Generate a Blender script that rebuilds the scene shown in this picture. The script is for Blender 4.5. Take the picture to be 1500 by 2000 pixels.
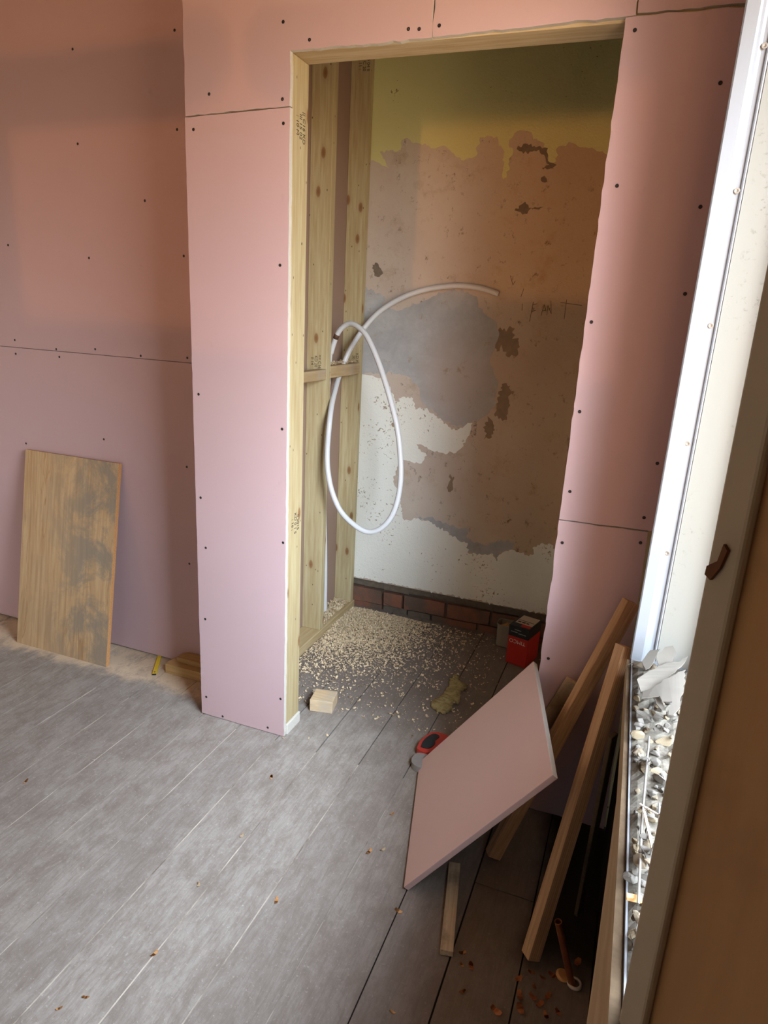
import bpy, bmesh, math, random
from mathutils import Vector, Matrix, noise
from mathutils.geometry import tessellate_polygon

# ------------------------------------------------------------------ scene, camera, light
S = bpy.context.scene
C = S.collection
for o in list(bpy.data.objects):
    bpy.data.objects.remove(o)
random.seed(11)

CAM_H = 1.397
YAW, PITCH, ROLL, F_PX = 0.35391, 0.282876, 0.0522706, 1320.0
cam_data = bpy.data.cameras.new('camera')
cam_data.sensor_fit = 'VERTICAL'
cam_data.sensor_height = 32.0
cam_data.lens = F_PX / 2000.0 * 32.0
cam_data.clip_start = 0.02
cam = bpy.data.objects.new('camera', cam_data)
C.objects.link(cam)
def cam_rot():
    B = Matrix(((1, 0, 0), (0, 0, -1), (0, 1, 0)))
    c, s = math.cos(YAW), math.sin(YAW);  Rz = Matrix(((c, s, 0), (-s, c, 0), (0, 0, 1)))
    c, s = math.cos(PITCH), math.sin(PITCH); Rx = Matrix(((1, 0, 0), (0, c, -s), (0, s, c)))
    c, s = math.cos(ROLL), math.sin(ROLL); Rr = Matrix(((c, -s, 0), (s, c, 0), (0, 0, 1)))
    M = Rr @ Rx @ B @ Rz
    r, d, f = M[0], M[1], M[2]
    return Matrix(((r[0], -d[0], -f[0]), (r[1], -d[1], -f[1]), (r[2], -d[2], -f[2])))
cam.matrix_world = Matrix.Translation((0, 0, CAM_H)) @ cam_rot().to_4x4()
S.camera = cam

SKY, SUN_WARM, SUN_SOFT = 26.0, 0.36, 0.34
S.view_settings.view_transform = 'Standard'
S.view_settings.look = 'None'
S.view_settings.gamma = 1.0
S.view_settings.use_curve_mapping = False
S.view_settings.exposure = 0.0

world = bpy.data.worlds.new('daylight')
S.world = world
world.use_nodes = True
wn, wl = world.node_tree.nodes, world.node_tree.links
wn.clear()
def wnode(t, **k):
    n = wn.new(t)
    for a, b in k.items(): setattr(n, a, b)
    return n
w_out = wnode('ShaderNodeOutputWorld'); w_bg = wnode('ShaderNodeBackground')
w_tc = wnode('ShaderNodeTexCoord'); w_sep = wnode('ShaderNodeSeparateXYZ')
wl.new(w_tc.outputs['Generated'], w_sep.inputs[0])
w_map = wnode('ShaderNodeMapRange'); w_map.inputs['From Min'].default_value = -1; w_map.inputs['From Max'].default_value = 1
wl.new(w_sep.outputs['Z'], w_map.inputs['Value'])
w_ramp = wnode('ShaderNodeValToRGB')
cr = w_ramp.color_ramp
cr.elements[0].position = 0.0;  cr.elements[0].color = (0.26, 0.19, 0.13, 1)
cr.elements[1].position = 1.0;  cr.elements[1].color = (0.50, 0.58, 0.68, 1)
for p, c in ((0.42, (0.36, 0.26, 0.16, 1)), (0.485, (0.52, 0.43, 0.34, 1)), (0.54, (0.86, 0.92, 0.96, 1)), (0.66, (1.10, 1.27, 1.45, 1)), (0.82, (1.08, 1.25, 1.44, 1))):
    e = cr.elements.new(p); e.color = c
wl.new(w_map.outputs[0], w_ramp.inputs[0])
w_az = wnode('ShaderNodeValToRGB')
az = w_az.color_ramp
for p, v in ((0.0, 0.02), (0.28, 0.02), (0.42, 0.6), (0.56, 1.55), (0.68, 1.35), (0.80, 0.62), (1.0, 0.42)):
    e = az.elements.new(p); e.color = (v, v, v, 1)
az.elements.remove(az.elements[0]); az.elements.remove(az.elements[-1])
wl.new(w_sep.outputs['X'], w_az.inputs[0])
w_mul = wnode('ShaderNodeMath', operation='MULTIPLY'); w_mul.inputs[1].default_value = SKY
wl.new(w_az.outputs[0], w_mul.inputs[0])
wl.new(w_ramp.outputs[0], w_bg.inputs['Color']); wl.new(w_mul.outputs[0], w_bg.inputs['Strength'])
wl.new(w_bg.outputs[0], w_out.inputs[0])

def sun(name, energy, angle, colour, direction):
    l = bpy.data.lights.new(name, 'SUN'); l.energy = energy; l.angle = math.radians(angle); l.color = colour
    o = bpy.data.objects.new(name, l); C.objects.link(o)
    o.rotation_euler = Vector(direction).to_track_quat('-Z', 'Y').to_euler()
    return o
# low sunlight glancing up through the sash window behind the camera
sun('low_sun', SUN_WARM, 0.7, (1.0, 0.42, 0.12), (-0.01, 1.0, 0.2))
sun('warm_fill_sun', SUN_SOFT, 14, (1.0, 0.44, 0.13), (-0.01, 1.0, 0.12))  # second sun added to soften and fill the warm light
def portal(name, loc, rot, sx, sy):
    l = bpy.data.lights.new(name, 'AREA'); l.shape = 'RECTANGLE'; l.size = sx; l.size_y = sy
    l.cycles.is_portal = True
    o = bpy.data.objects.new(name, l); C.objects.link(o); o.location = loc; o.rotation_euler = rot
portal('window_portal', (0.385, 0.80, 1.43), (0, math.radians(90), 0), 1.46, 1.32)

# ------------------------------------------------------------------ tables (metres)
YELLOW = [[-1.2063,2.0148],[-1.166,2.0038],[-1.1336,1.9884],[-1.116,1.9814],[-1.1349,2.0117],[-1.1586,2.0441],[-1.121,2.0443],[-1.0671,2.0493],[-1.0668,2.0818],[-1.0429,2.0907],[-1.0228,2.0738],[-0.9845,2.0662],[-0.9309,2.0484],[-0.8871,2.0567],[-0.8601,2.0399],[-0.8407,2.0266],[-0.8096,2.0022],[-0.7668,2.0088],[-0.7516,2.0147],[-0.7479,2.0523],[-0.7412,2.0802],[-0.703,2.085],[-0.6746,2.0809],[-0.6646,2.0497],[-0.646,2.0367],[-0.6368,1.9804],[-0.6352,1.93],[-0.6219,1.9361],[-0.6172,1.9924],[-0.6059,2.017],[-0.6223,2.0422],[-0.6248,2.0669],[-0.6067,2.0908],[-0.5736,2.0986],[-0.5425,2.0914],[-0.5331,2.0669],[-0.4877,2.0502],[-0.4755,2.0134],[-0.4569,1.9855],[-0.4373,1.9881],[-0.4424,2.0307],[-0.4208,2.0421],[-0.3859,2.0499],[-0.3549,2.034],[-0.3027,2.0265],[-0.2559,2.0074],[-0.1924,1.9998]]
WHITE = [[-1.2163,1.1299],[-1.1581,1.1344],[-1.1082,1.127],[-1.0656,1.0965],[-1.0474,1.064],[-1.0333,1.0311],[-1.0128,1.0292],[-0.9981,1.0532],[-0.9497,1.05],[-0.9346,1.0023],[-0.9073,1.0125],[-0.8751,1.0042],[-0.8341,0.9819],[-0.8007,0.9551],[-0.7684,0.9396],[-0.7368,0.9317],[-0.7007,0.9579],[-0.6712,0.9684],[-0.6792,0.9303],[-0.6949,0.891],[-0.7146,0.8509],[-0.7361,0.8293],[-0.7904,0.8228],[-0.8464,0.8278],[-0.8878,0.8463],[-0.9204,0.8504],[-0.9108,0.8281],[-0.8856,0.8154],[-0.8686,0.8019],[-0.8902,0.7639],[-0.9308,0.7628],[-0.9808,0.7725],[-1.0073,0.7294],[-1.0216,0.6873],[-1.0151,0.6476],[-0.9881,0.6187],[-0.9759,0.5548],[-0.9635,0.4904],[-0.9212,0.4887],[-0.8969,0.5008],[-0.8221,0.496],[-0.796,0.4755],[-0.7379,0.4603],[-0.6954,0.4345],[-0.6468,0.4264],[-0.6425,0.3778],[-0.5793,0.3807],[-0.5258,0.3943],[-0.507,0.3609],[-0.4987,0.395],[-0.4446,0.4287],[-0.4135,0.4221],[-0.3671,0.4103],[-0.3464,0.4259],[-0.3567,0.4519],[-0.3158,0.4826],[-0.279,0.481],[-0.2397,0.4565]]
CEMENT = [[-1.2332,1.5219],[-1.1596,1.4996],[-1.1065,1.4733],[-1.1165,1.4375],[-1.0363,1.4197],[-0.9382,1.4589],[-0.887,1.4851],[-0.8144,1.5116],[-0.7409,1.5074],[-0.6947,1.4755],[-0.6688,1.4293],[-0.6079,1.3915],[-0.5948,1.3309],[-0.6109,1.2747],[-0.6226,1.2461],[-0.6028,1.1914],[-0.5771,1.151],[-0.5802,1.108],[-0.5819,1.0503],[-0.6217,1.0028],[-0.6647,0.9801],[-0.701,0.9616],[-0.738,0.9466],[-0.8016,0.9663],[-0.8352,0.9968],[-0.8842,1.0221],[-0.9094,1.0423],[-0.9203,1.0862],[-0.9716,1.1414],[-1.0203,1.1525],[-1.2167,1.1375]]
CEMENT2 = [[-0.8892,0.5102],[-0.832,0.5191],[-0.7904,0.5092],[-0.7325,0.4939],[-0.6403,0.4885],[-0.6574,0.4572],[-0.6155,0.4317],[-0.568,0.4276],[-0.5163,0.4566],[-0.4449,0.4686],[-0.4446,0.4287],[-0.4987,0.395],[-0.5074,0.3649],[-0.5258,0.3943],[-0.5793,0.3807],[-0.6429,0.3818],[-0.6546,0.425],[-0.6948,0.4264],[-0.7379,0.4603],[-0.796,0.4755],[-0.8221,0.496]]
STAINS = [[[-0.5982,1.3649],[-0.5426,1.3746],[-0.5076,1.3088],[-0.513,1.2605],[-0.5518,1.2579],[-0.5779,1.3045],[-0.5966,1.2757],[-0.6091,1.3301]],[[-0.562,1.1451],[-0.5255,1.141],[-0.5226,1.0773],[-0.5254,0.9978],[-0.5777,1.0072],[-0.5746,1.051],[-0.5643,1.0951]],[[-0.619,0.9737],[-0.5909,0.9913],[-0.572,0.9491],[-0.5906,0.9101],[-0.6162,0.9036]],[[-0.7584,0.7179],[-0.7353,0.7249],[-0.7341,0.6622],[-0.7571,0.6511]]]
SCR_COL_LOW = [[-1.2859,0.8019],[-1.271,0.6327],[-1.2802,0.3743],[-1.2843,0.0728],[-1.2176,0.013],[-1.036,0.02],[-0.9872,0.1447],[-0.9828,0.6995],[-0.9897,1.0565],[-1.0004,1.5167],[-0.9932,1.8707],[-1.2773,1.8671],[-1.2833,1.1339]]
SCR_COL_UP = [[-0.9954,2.102],[-0.9194,2.0566],[-0.6542,2.0591],[-0.6269,2.0569],[-1.2228,1.9512],[-0.9961,1.9273]]
SCR_MID_UP = [[-0.5774,2.0603]]
SCR_STRIP_LOW = [[-0.1445,0.8419],[0.0472,0.8744],[-0.141,0.5009]]
SCR_STRIP_UP = [[-0.1438,1.1897],[-0.142,0.9827],[0.0558,1.0819],[0.0459,0.941],[-0.1327,2.0157],[0.0551,1.9044],[-0.1266,1.7077],[0.0564,1.6626],[0.0546,1.4787],[-0.1437,1.4065]]
SCR_ALC = [[-1.9399,2.1951],[-1.5293,2.2171],[-1.5314,1.9397],[-1.9458,1.9113],[-1.6722,1.729],[-2.3143,1.5791],[-1.93,1.5412],[-1.5206,1.5556],[-2.3283,1.2316],[-1.93,1.2218],[-2.3301,1.1786],[-2.1075,1.1818],[-1.7214,1.2115],[-1.5186,1.2181],[-2.3228,0.8215],[-1.917,0.8835],[-1.5355,0.8225],[-1.538,0.4403],[-2.1197,1.2097]]
SCR_TRIM = [[0.1048,1.868],[0.1022,1.6425],[0.0989,1.4092],[0.0953,1.1832],[0.0934,0.9518]]
WOOL = [[-0.5463,2.429],[-0.522,2.3787],[-0.4842,2.3627],[-0.4894,2.3265],[-0.5021,2.3121],[-0.485,2.2635],[-0.4801,2.2227],[-0.5061,2.2297],[-0.4946,2.174],[-0.5113,2.1363],[-0.5447,2.1425],[-0.5701,2.1604],[-0.5766,2.1879],[-0.5533,2.2385],[-0.5477,2.29],[-0.5469,2.3237],[-0.5563,2.3795]]
CHIPS = [[-0.9057,1.5664],[-0.8558,1.3201],[-0.8627,1.1341],[-0.9332,0.7611],[-0.9018,0.8006],[-0.8381,0.9376],[-1.5596,1.2433],[-0.513,1.4113],[-0.6612,1.1709],[-0.5066,1.5732],[-0.3743,1.265],[-0.2018,1.2181],[-0.195,1.1877],[-0.3011,1.0252],[-0.4813,1.4336],[-0.841,1.8348],[-0.9695,1.7614],[-0.8945,1.7935]]
DARKCHIPS = [[-0.046,1.2336],[-0.0698,1.206],[-0.0352,1.2015],[-0.0607,1.1677],[-0.0333,1.1758],[-0.0038,1.1911],[-0.0175,1.1654],[-0.0019,1.147],[0.0216,1.163],[-0.0205,1.23],[0.048,1.3004],[-0.0011,1.2451],[-0.0544,1.1387],[-0.1008,1.1139],[-0.1778,1.1271],[-0.1748,1.1924]]
NICHECHIPS = [[-1.0986,2.2032],[-1.0527,2.1897],[-0.9809,2.1721],[-0.9748,2.1925],[-0.9445,2.1899],[-0.9369,2.2736],[-0.8656,2.1856],[-0.8486,2.2023],[-0.9093,2.4108],[-0.9042,2.4333],[-0.8,2.397],[-0.761,2.3148],[-0.754,2.382],[-0.7923,2.5928],[-0.7765,2.5954],[-0.7938,2.5761],[-0.6162,2.3502],[-0.6473,2.8357],[-0.5973,2.7851],[-0.5738,2.797],[-0.5974,2.7123],[-0.4629,2.7689],[-0.409,2.6542],[-0.4141,2.3547],[-0.7223,2.0138],[-0.6821,2.0547],[-0.5746,1.9541],[-0.54,2.478],[-0.8707,2.0932],[-0.742,2.1435],[-0.5639,2.0966],[-0.9742,2.359],[-0.8463,2.4471],[-0.7383,2.6857],[-0.7706,2.7494],[-0.675,2.5574]]
PIPE = [[-1.2473,2.6438,0.04],[-1.2513,2.6418,0.29],[-1.2593,2.6238,0.74],[-1.2374,2.6,1.189],[-1.2296,2.6,1.2394],[-1.2061,2.595,1.3045],[-1.1799,2.59,1.3402],[-1.1376,2.58,1.3583],[-1.0859,2.56,1.3412],[-1.0406,2.54,1.3027],[-0.9761,2.51,1.206],[-0.9078,2.48,1.0659],[-0.8662,2.46,0.9526],[-0.8402,2.44,0.817],[-0.8394,2.425,0.717],[-0.8572,2.41,0.6384],[-0.894,2.4,0.5864],[-0.9415,2.395,0.563],[-0.9934,2.39,0.5754],[-1.065,2.395,0.6232],[-1.1107,2.4,0.6947],[-1.1385,2.41,0.7739],[-1.1526,2.425,0.8537],[-1.1494,2.43,0.9672],[-1.1689,2.49,1.0407],[-1.1972,2.59,1.1088],[-1.214,2.659,1.1497],[-1.2151,2.695,1.1884],[-1.2031,2.7125,1.2335],[-1.188,2.729,1.2725],[-1.1586,2.765,1.3375],[-1.1106,2.785,1.3991],[-1.0558,2.8,1.4436],[-0.9877,2.815,1.4819],[-0.9152,2.83,1.5077],[-0.8384,2.83,1.5224],[-0.7639,2.835,1.5291],[-0.6787,2.84,1.5223],[-0.6052,2.84,1.5031]]
OFF_A = [-0.5065,1.8266,0.0]
OFF_B = [-0.3855,1.3305,0.0]
OFF_W = [0.3219,-0.02,0.4537]
SCRATCH = [[[-0.4673,1.4792],[-0.4745,1.4016]],[[-0.4674,1.4681],[-0.4508,1.472]],[[-0.4693,1.4416],[-0.4548,1.4469]],[[-0.4308,1.4269],[-0.4235,1.4699]],[[-0.4235,1.4699],[-0.4124,1.4442]],[[-0.4275,1.4455],[-0.4143,1.4487]],[[-0.4076,1.4313],[-0.4084,1.4673]],[[-0.4084,1.4673],[-0.3912,1.4353]],[[-0.3912,1.4353],[-0.3985,1.4859]],[[-0.3599,1.481],[-0.2767,1.4728]],[[-0.3382,1.4928],[-0.339,1.4182]],[[-0.5703,1.5756],[-0.5562,1.5401]],[[-0.5562,1.5401],[-0.5476,1.5567]],[[-0.5191,1.4956],[-0.5103,1.5286]],[[-0.4813,1.5748],[-0.4659,1.5881]],[[-0.5108,1.4696],[-0.5094,1.4432]]]
SOOT = [[[-0.5885,2.0473],[-0.5687,2.0528],[-0.5199,2.0391],[-0.4863,2.0381],[-0.4721,2.0011],[-0.4532,1.9823],[-0.4733,1.9828],[-0.4869,2.0137],[-0.5254,2.0283],[-0.565,2.019],[-0.5831,2.0287]],[[-0.4883,1.9678],[-0.4658,1.9765],[-0.4465,1.9822],[-0.4407,1.9606],[-0.4842,1.9615]],[[-0.5624,1.8337],[-0.5399,1.8495],[-0.5236,1.8271],[-0.4691,1.8301],[-0.5226,1.8176],[-0.5281,1.8048],[-0.5531,1.8112],[-0.5782,1.8177]],[[-0.4878,1.9337],[-0.4672,1.9303],[-0.4624,1.9178],[-0.4826,1.9181]],[[-1.1702,1.604],[-1.15,1.6116],[-1.1325,1.5904],[-1.1191,1.5692],[-1.1429,1.554],[-1.1646,1.5752]]]
T1A = [-0.1971,1.5063,0.03]
T1B = [0.0468,1.705,0.7357]
T2A = [-0.0539,1.2542,0.02]
T2B = [0.0437,1.5,0.7064]
T3A = [-0.2279,1.8223,0.02]
T3B = [-0.0676,1.735,0.4653]


# ------------------------------------------------------------------ mesh helpers
def link(o, parent=None):
    C.objects.link(o)
    if parent is not None: o.parent = parent
    return o
def mesh_obj(name, bm, mats, parent=None, smooth=False, bevel=0, recalc=True):
    if recalc: bmesh.ops.recalc_face_normals(bm, faces=bm.faces)
    me = bpy.data.meshes.new(name); bm.to_mesh(me); bm.free()
    for m in (mats if isinstance(mats, (list, tuple)) else [mats]): me.materials.append(m)
    if smooth:
        for p in me.polygons: p.use_smooth = True
    o = bpy.data.objects.new(name, me); link(o, parent)
    if bevel:
        b = o.modifiers.new('bevel', 'BEVEL'); b.width = bevel; b.segments = 2; b.limit_method = 'ANGLE'
    return o
def tag(o, label, cat, group=None, kind=None):
    o['label'] = label; o['category'] = cat
    if group: o['group'] = group
    if kind: o['kind'] = kind
    return o
def struct(o): o['kind'] = 'structure'; return o
def thing(name, label, cat, loc=(0, 0, 0), group=None):
    o = bpy.data.objects.new(name, None); o.empty_display_size = 0.05; o.location = loc
    link(o); return tag(o, label, cat, group)
def new(): return bmesh.new()
def box(bm, x0, x1, y0, y1, z0, z1, mi=0):
    v = [bm.verts.new(p) for p in ((x0,y0,z0),(x1,y0,z0),(x1,y1,z0),(x0,y1,z0),(x0,y0,z1),(x1,y0,z1),(x1,y1,z1),(x0,y1,z1))]
    fs = [(0,3,2,1),(4,5,6,7),(0,1,5,4),(1,2,6,5),(2,3,7,6),(3,0,4,7)]
    r = []
    for f in fs:
        fc = bm.faces.new([v[i] for i in f]); fc.material_index = mi; r.append(fc)
    return r   # bottom, top, -y, +x, +y, -x
def prism(bm, pts, off, mi=0, mi_side=None, back=True):
    """closed outline of 3d points, thickened by the vector off"""
    off = Vector(off); P = [Vector(p) for p in pts]
    a = [bm.verts.new(p) for p in P]; b = [bm.verts.new(p + off) for p in P]
    for t in tessellate_polygon([P]):
        try:
            f = bm.faces.new([a[i] for i in t]); f.material_index = mi
            if back:
                f = bm.faces.new([b[i] for i in reversed(t)]); f.material_index = mi if mi_side is None else mi_side
        except ValueError: pass
    n = len(P)
    for i in range(n):
        f = bm.faces.new([a[i], a[(i+1) % n], b[(i+1) % n], b[i]]); f.material_index = mi if mi_side is None else mi_side
def tube(bm, path, r, seg=10, cap=True, mi=0):
    P = [Vector(p) for p in path]; rings = []
    t0 = (P[1]-P[0]).normalized(); n = t0.orthogonal().normalized()
    for i, p in enumerate(P):
        t = ((P[min(i+1, len(P)-1)] - P[max(i-1, 0)])).normalized()
        n = (n - t*n.dot(t)).normalized(); b = t.cross(n)
        rr = r[i] if isinstance(r, (list, tuple)) else r
        rings.append([bm.verts.new(p + (n*math.cos(a) + b*math.sin(a))*rr) for a in (2*math.pi*k/seg for k in range(seg))])
    for i in range(len(P)-1):
        for k in range(seg):
            f = bm.faces.new([rings[i][k], rings[i][(k+1) % seg], rings[i+1][(k+1) % seg], rings[i+1][k]]); f.material_index = mi
    if cap:
        for rg in (rings[0], rings[-1]):
            f = bm.faces.new(rg); f.material_index = mi
    return rings
def spline(path, n=6):
    P = [Vector(p) for p in path]; out = []
    for i in range(len(P)-1):
        p0, p1, p2, p3 = P[max(i-1,0)], P[i], P[i+1], P[min(i+2,len(P)-1)]
        for k in range(n):
            t = k/n
            out.append(0.5*((2*p1) + (p2-p0)*t + (2*p0-5*p1+4*p2-p3)*t*t + (3*p1-p0-3*p2+p3)*t**3))
    out.append(P[-1]); return out
def jag(pts, step=0.012, amp=0.006, seed=1, closed=True):
    """roughen a 2d outline"""
    r = random.Random(seed); out = []
    n = len(pts)
    for i in range(n if closed else n-1):
        a, b = pts[i], pts[(i+1) % n]
        L = math.hypot(b[0]-a[0], b[1]-a[1]); k = max(1, int(L/step))
        nx, ny = (-(b[1]-a[1])/L, (b[0]-a[0])/L) if L > 1e-6 else (0, 0)
        out.append((a[0], a[1]))
        for j in range(1, k):
            t = j/k; d = r.gauss(0, amp)
            out.append((a[0]+(b[0]-a[0])*t+nx*d, a[1]+(b[1]-a[1])*t+ny*d))
    return out
def beam(name, p0, p1, w, h, mat, parent=None, roll=0.0, toward=None, bevel=0.0015, mesh_hook=None):
    """straight timber from p0 to p1, local z along its length; 'toward' is where one arris points"""
    p0, p1 = Vector(p0), Vector(p1); a = (p1-p0); L = a.length; a.normalize()
    t = (Vector(toward) if toward is not None else Vector((0, -1, 0)))
    e = (t - a*t.dot(a)).normalized(); q = a.cross(e)
    x = (e*math.cos(roll) + q*math.sin(roll)); y = a.cross(x)
    bm = new(); box(bm, -w/2, w/2, -h/2, h/2, 0, L)
    if mesh_hook: mesh_hook(bm, L)
    o = mesh_obj(name, bm, mat, parent, bevel=bevel)
    M = Matrix((x, y, a)).transposed().to_4x4(); M.translation = p0
    o.matrix_world = M
    return o
def dup(o, loc=None, parent=None):
    c = o.copy(); C.objects.link(c)
    if parent is not None: c.parent = parent
    if loc is not None: c.location = loc
    return c

# ------------------------------------------------------------------ material helpers
class MT:
    def __init__(s, name, rough=0.85, spec=0.25):
        s.m = bpy.data.materials.new(name); s.m.use_nodes = True
        s.n, s.l = s.m.node_tree.nodes, s.m.node_tree.links
        s.b = s.n['Principled BSDF']; s.b.inputs['Roughness'].default_value = rough
        s.b.inputs['Specular IOR Level'].default_value = spec
        s.tc = None
    def node(s, t, **k):
        n = s.n.new(t)
        for a, b in k.items(): setattr(n, a, b)
        return n
    def co(s, scale=(1, 1, 1), loc=(0, 0, 0), rot=(0, 0, 0)):
        if s.tc is None: s.tc = s.node('ShaderNodeTexCoord')
        mp = s.node('ShaderNodeMapping'); mp.inputs['Scale'].default_value = scale
        mp.inputs['Location'].default_value = loc; mp.inputs['Rotation'].default_value = rot
        s.l.new(s.tc.outputs['Object'], mp.inputs[0]); return mp.outputs[0]
    def noise(s, co, scale, detail=6, rough=0.6, dist=0.0):
        n = s.node('ShaderNodeTexNoise'); n.inputs['Scale'].default_value = scale
        n.inputs['Detail'].default_value = detail; n.inputs['Roughness'].default_value = rough
        n.inputs['Distortion'].default_value = dist
        s.l.new(co, n.inputs['Vector']); return n.outputs['Fac']
    def ramp(s, fac, stops):
        r = s.node('ShaderNodeValToRGB'); el = r.color_ramp.elements
        while len(el) < len(stops): el.new(0.5)
        for e, (p, c) in zip(el, stops):
            e.position = p; e.color = (c, c, c, 1) if isinstance(c, (int, float)) else (*c, 1)
        s.l.new(fac, r.inputs[0]); return r.outputs[0]
    def mix(s, fac, a, b, mode='MIX'):
        m = s.node('ShaderNodeMix', data_type='RGBA', blend_type=mode)
        for i, v in ((0, fac), (6, a), (7, b)):
            if hasattr(v, 'is_linked'): s.l.new(v, m.inputs[i])
            elif i == 0: m.inputs[i].default_value = v
            else: m.inputs[i].default_value = (*v, 1)
        return m.outputs[2]
    def math(s, op, a, b=0.0, c=None):
        m = s.node('ShaderNodeMath', operation=op)
        for i, v in enumerate((a, b) if c is None else (a, b, c)):
            if hasattr(v, 'is_linked'): s.l.new(v, m.inputs[i])
            else: m.inputs[i].default_value = v
        return m.outputs[0]
    def sep(s, co):
        n = s.node('ShaderNodeSeparateXYZ'); s.l.new(co, n.inputs[0]); return n.outputs
    def col(s, v):
        if hasattr(v, 'is_linked'): s.l.new(v, s.b.inputs['Base Color'])
        else: s.b.inputs['Base Color'].default_value = (*v, 1)
        return s
    def bump(s, h, strength=0.3, dist=0.002):
        b = s.node('ShaderNodeBump'); b.inputs['Strength'].default_value = strength; b.inputs['Distance'].default_value = dist
        s.l.new(h, b.inputs['Height']); s.l.new(b.outputs[0], s.b.inputs['Normal']); return s
def plain(name, c, rough=0.7, spec=0.3, metal=0.0, var=0.0, vs=60):
    t = MT(name, rough, spec)
    if var:
        f = t.noise(t.co(), vs, 4)
        t.col(t.mix(f, tuple(x*(1-var) for x in c), tuple(min(1, x*(1+var)) for x in c)))
    else: t.col(c)
    t.b.inputs['Metallic'].default_value = metal
    return t.m
def wood(name, light, dark, axis=2, fine=90, knots=True, grey=None, rough=0.75, stamp=False, contrast=1.0, seed=0.0):
    t = MT(name, rough, 0.2)
    sc = [1, 1, 1]; sc[axis] = 0.06
    sc2 = [1, 1, 1]; sc2[axis] = 0.22
    g = t.noise(t.co(tuple(sc), (seed, seed, seed)), fine, 5, 0.6, 0.3)
    br = t.noise(t.co(tuple(sc), (seed+3, seed, seed)), 14, 3, 0.5, 0.8)
    c = t.mix(t.ramp(g, [(0.35, 0), (0.7, contrast)]), light, dark)
    c = t.mix(t.math('MULTIPLY', t.ramp(br, [(0.42, 0), (0.66, 1)]), 0.45), c, dark)
    if knots:
        v = t.node('ShaderNodeTexVoronoi', voronoi_dimensions='2D'); v.inputs['Scale'].default_value = 1.0
        ox, oy, oz = t.sep(t.co())
        cv = t.node('ShaderNodeCombineXYZ')
        t.l.new(t.math('ADD', t.math('MULTIPLY', t.math('ADD', ox, oy), 11.0), seed), cv.inputs[0])
        t.l.new(t.math('MULTIPLY', oz, 5.2), cv.inputs[1])
        t.l.new(cv.outputs[0], v.inputs['Vector'])
        kc = t.sep(v.outputs['Color'])[0]
        k = t.math('MULTIPLY', t.ramp(v.outputs['Distance'], [(0.03, 1), (0.085, 0.8), (0.115, 0.15), (0.20, 0)]), t.math('GREATER_THAN', kc, 0.50))
        v2 = t.node('ShaderNodeTexVoronoi', voronoi_dimensions='2D'); v2.inputs['Scale'].default_value = 2.3
        t.l.new(cv.outputs[0], v2.inputs['Vector'])
        c = t.mix(t.math('MULTIPLY', t.ramp(v2.outputs['Distance'], [(0.03, 0.9), (0.055, 0)]), t.math('GREATER_THAN', t.sep(v2.outputs['Color'])[1], 0.75)), c, (0.05, 0.035, 0.02))
        c = t.mix(k, c, tuple(x*y for x, y in zip(dark, (0.62, 0.42, 0.34))))
    if grey:
        gn = t.noise(t.co((1, 1, 1), (7, 2, 1)), 6, 5, 0.65)
        c = t.mix(t.ramp(gn, [(0.5, 0), (0.72, 0.8)]), c, grey)
    t.col(c); t.bump(g, 0.25, 0.001)
    return t.m

# plasterboard paper, pink
def pink(name, base):
    t = MT(name, 0.9, 0.15)
    a = t.noise(t.co(), 2.2, 4, 0.6); b = t.noise(t.co((1, 1, 3)), 260, 2, 0.5); sm = t.noise(t.co((1, 1, 1), (4, 1, 9)), 7, 5, 0.7, 0.6)
    c = t.mix(a, tuple(x*0.95 for x in base), tuple(x*1.05 for x in base))
    c = t.mix(t.math('MULTIPLY', b, 0.10), c, tuple(x*0.7 for x in base))
    c = t.mix(t.ramp(sm, [(0.66, 0), (0.80, 0.28)]), c, tuple(x*0.55 for x in base))
    t.col(c); return t.m
M = {}
M['pink'] = pink('pink_paper', (0.53, 0.375, 0.385))
M['pink_lit'] = pink('pink_paper_offcut_lit', (0.68, 0.50, 0.49))  # lighter copy of the sheet pink; extra light put into the colour
M['gypsum'] = plain('gypsum_edge', (0.56, 0.53, 0.47), 0.95, 0.1, var=0.12, vs=120)
M['brown_paper'] = plain('brown_back_paper', (0.30, 0.205, 0.155), 0.9, 0.15, var=0.06, vs=6)
M['stud'] = wood('treated_softwood', (0.50, 0.425, 0.255), (0.38, 0.285, 0.145), axis=2)
M['stud_y'] = wood('treated_softwood_flat', (0.52, 0.42, 0.25), (0.40, 0.28, 0.13), axis=1, knots=False)
M['stud_x'] = wood('treated_softwood_head', (0.56, 0.46, 0.30), (0.42, 0.30, 0.16), axis=0, knots=False)
M['noggin'] = wood('noggin_softwood', (0.48, 0.36, 0.20), (0.36, 0.24, 0.12), axis=1, knots=False, grey=(0.38, 0.33, 0.27))
M['batten'] = wood('plywood_strip', (0.56, 0.36, 0.21), (0.36, 0.20, 0.10), axis=2, fine=150, knots=False)
t = MT('laminated_plywood_strip', 0.75, 0.2)
g = t.noise(t.co((1, 1, 0.05)), 120, 5, 0.65, 0.3); lx, ly, lz = t.sep(t.co())
st = t.math('SINE', t.math('ADD', t.math('MULTIPLY', lx, 1150.0), t.math('MULTIPLY', g, 1.5)))
st2 = t.math('SINE', t.math('ADD', t.math('MULTIPLY', ly, 180.0), 0.4))
c = t.mix(t.ramp(g, [(0.35, 0), (0.7, 1)]), (0.53, 0.34, 0.20), (0.36, 0.205, 0.105))
st = t.math('SINE', t.math('MULTIPLY', ly, 1250.0))
c = t.mix(t.ramp(st, [(0.55, 0), (0.95, 0.62)]), c, (0.22, 0.115, 0.05))
t.col(c); t.bump(g, 0.3, 0.001); M['laminated'] = t.m
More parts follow.
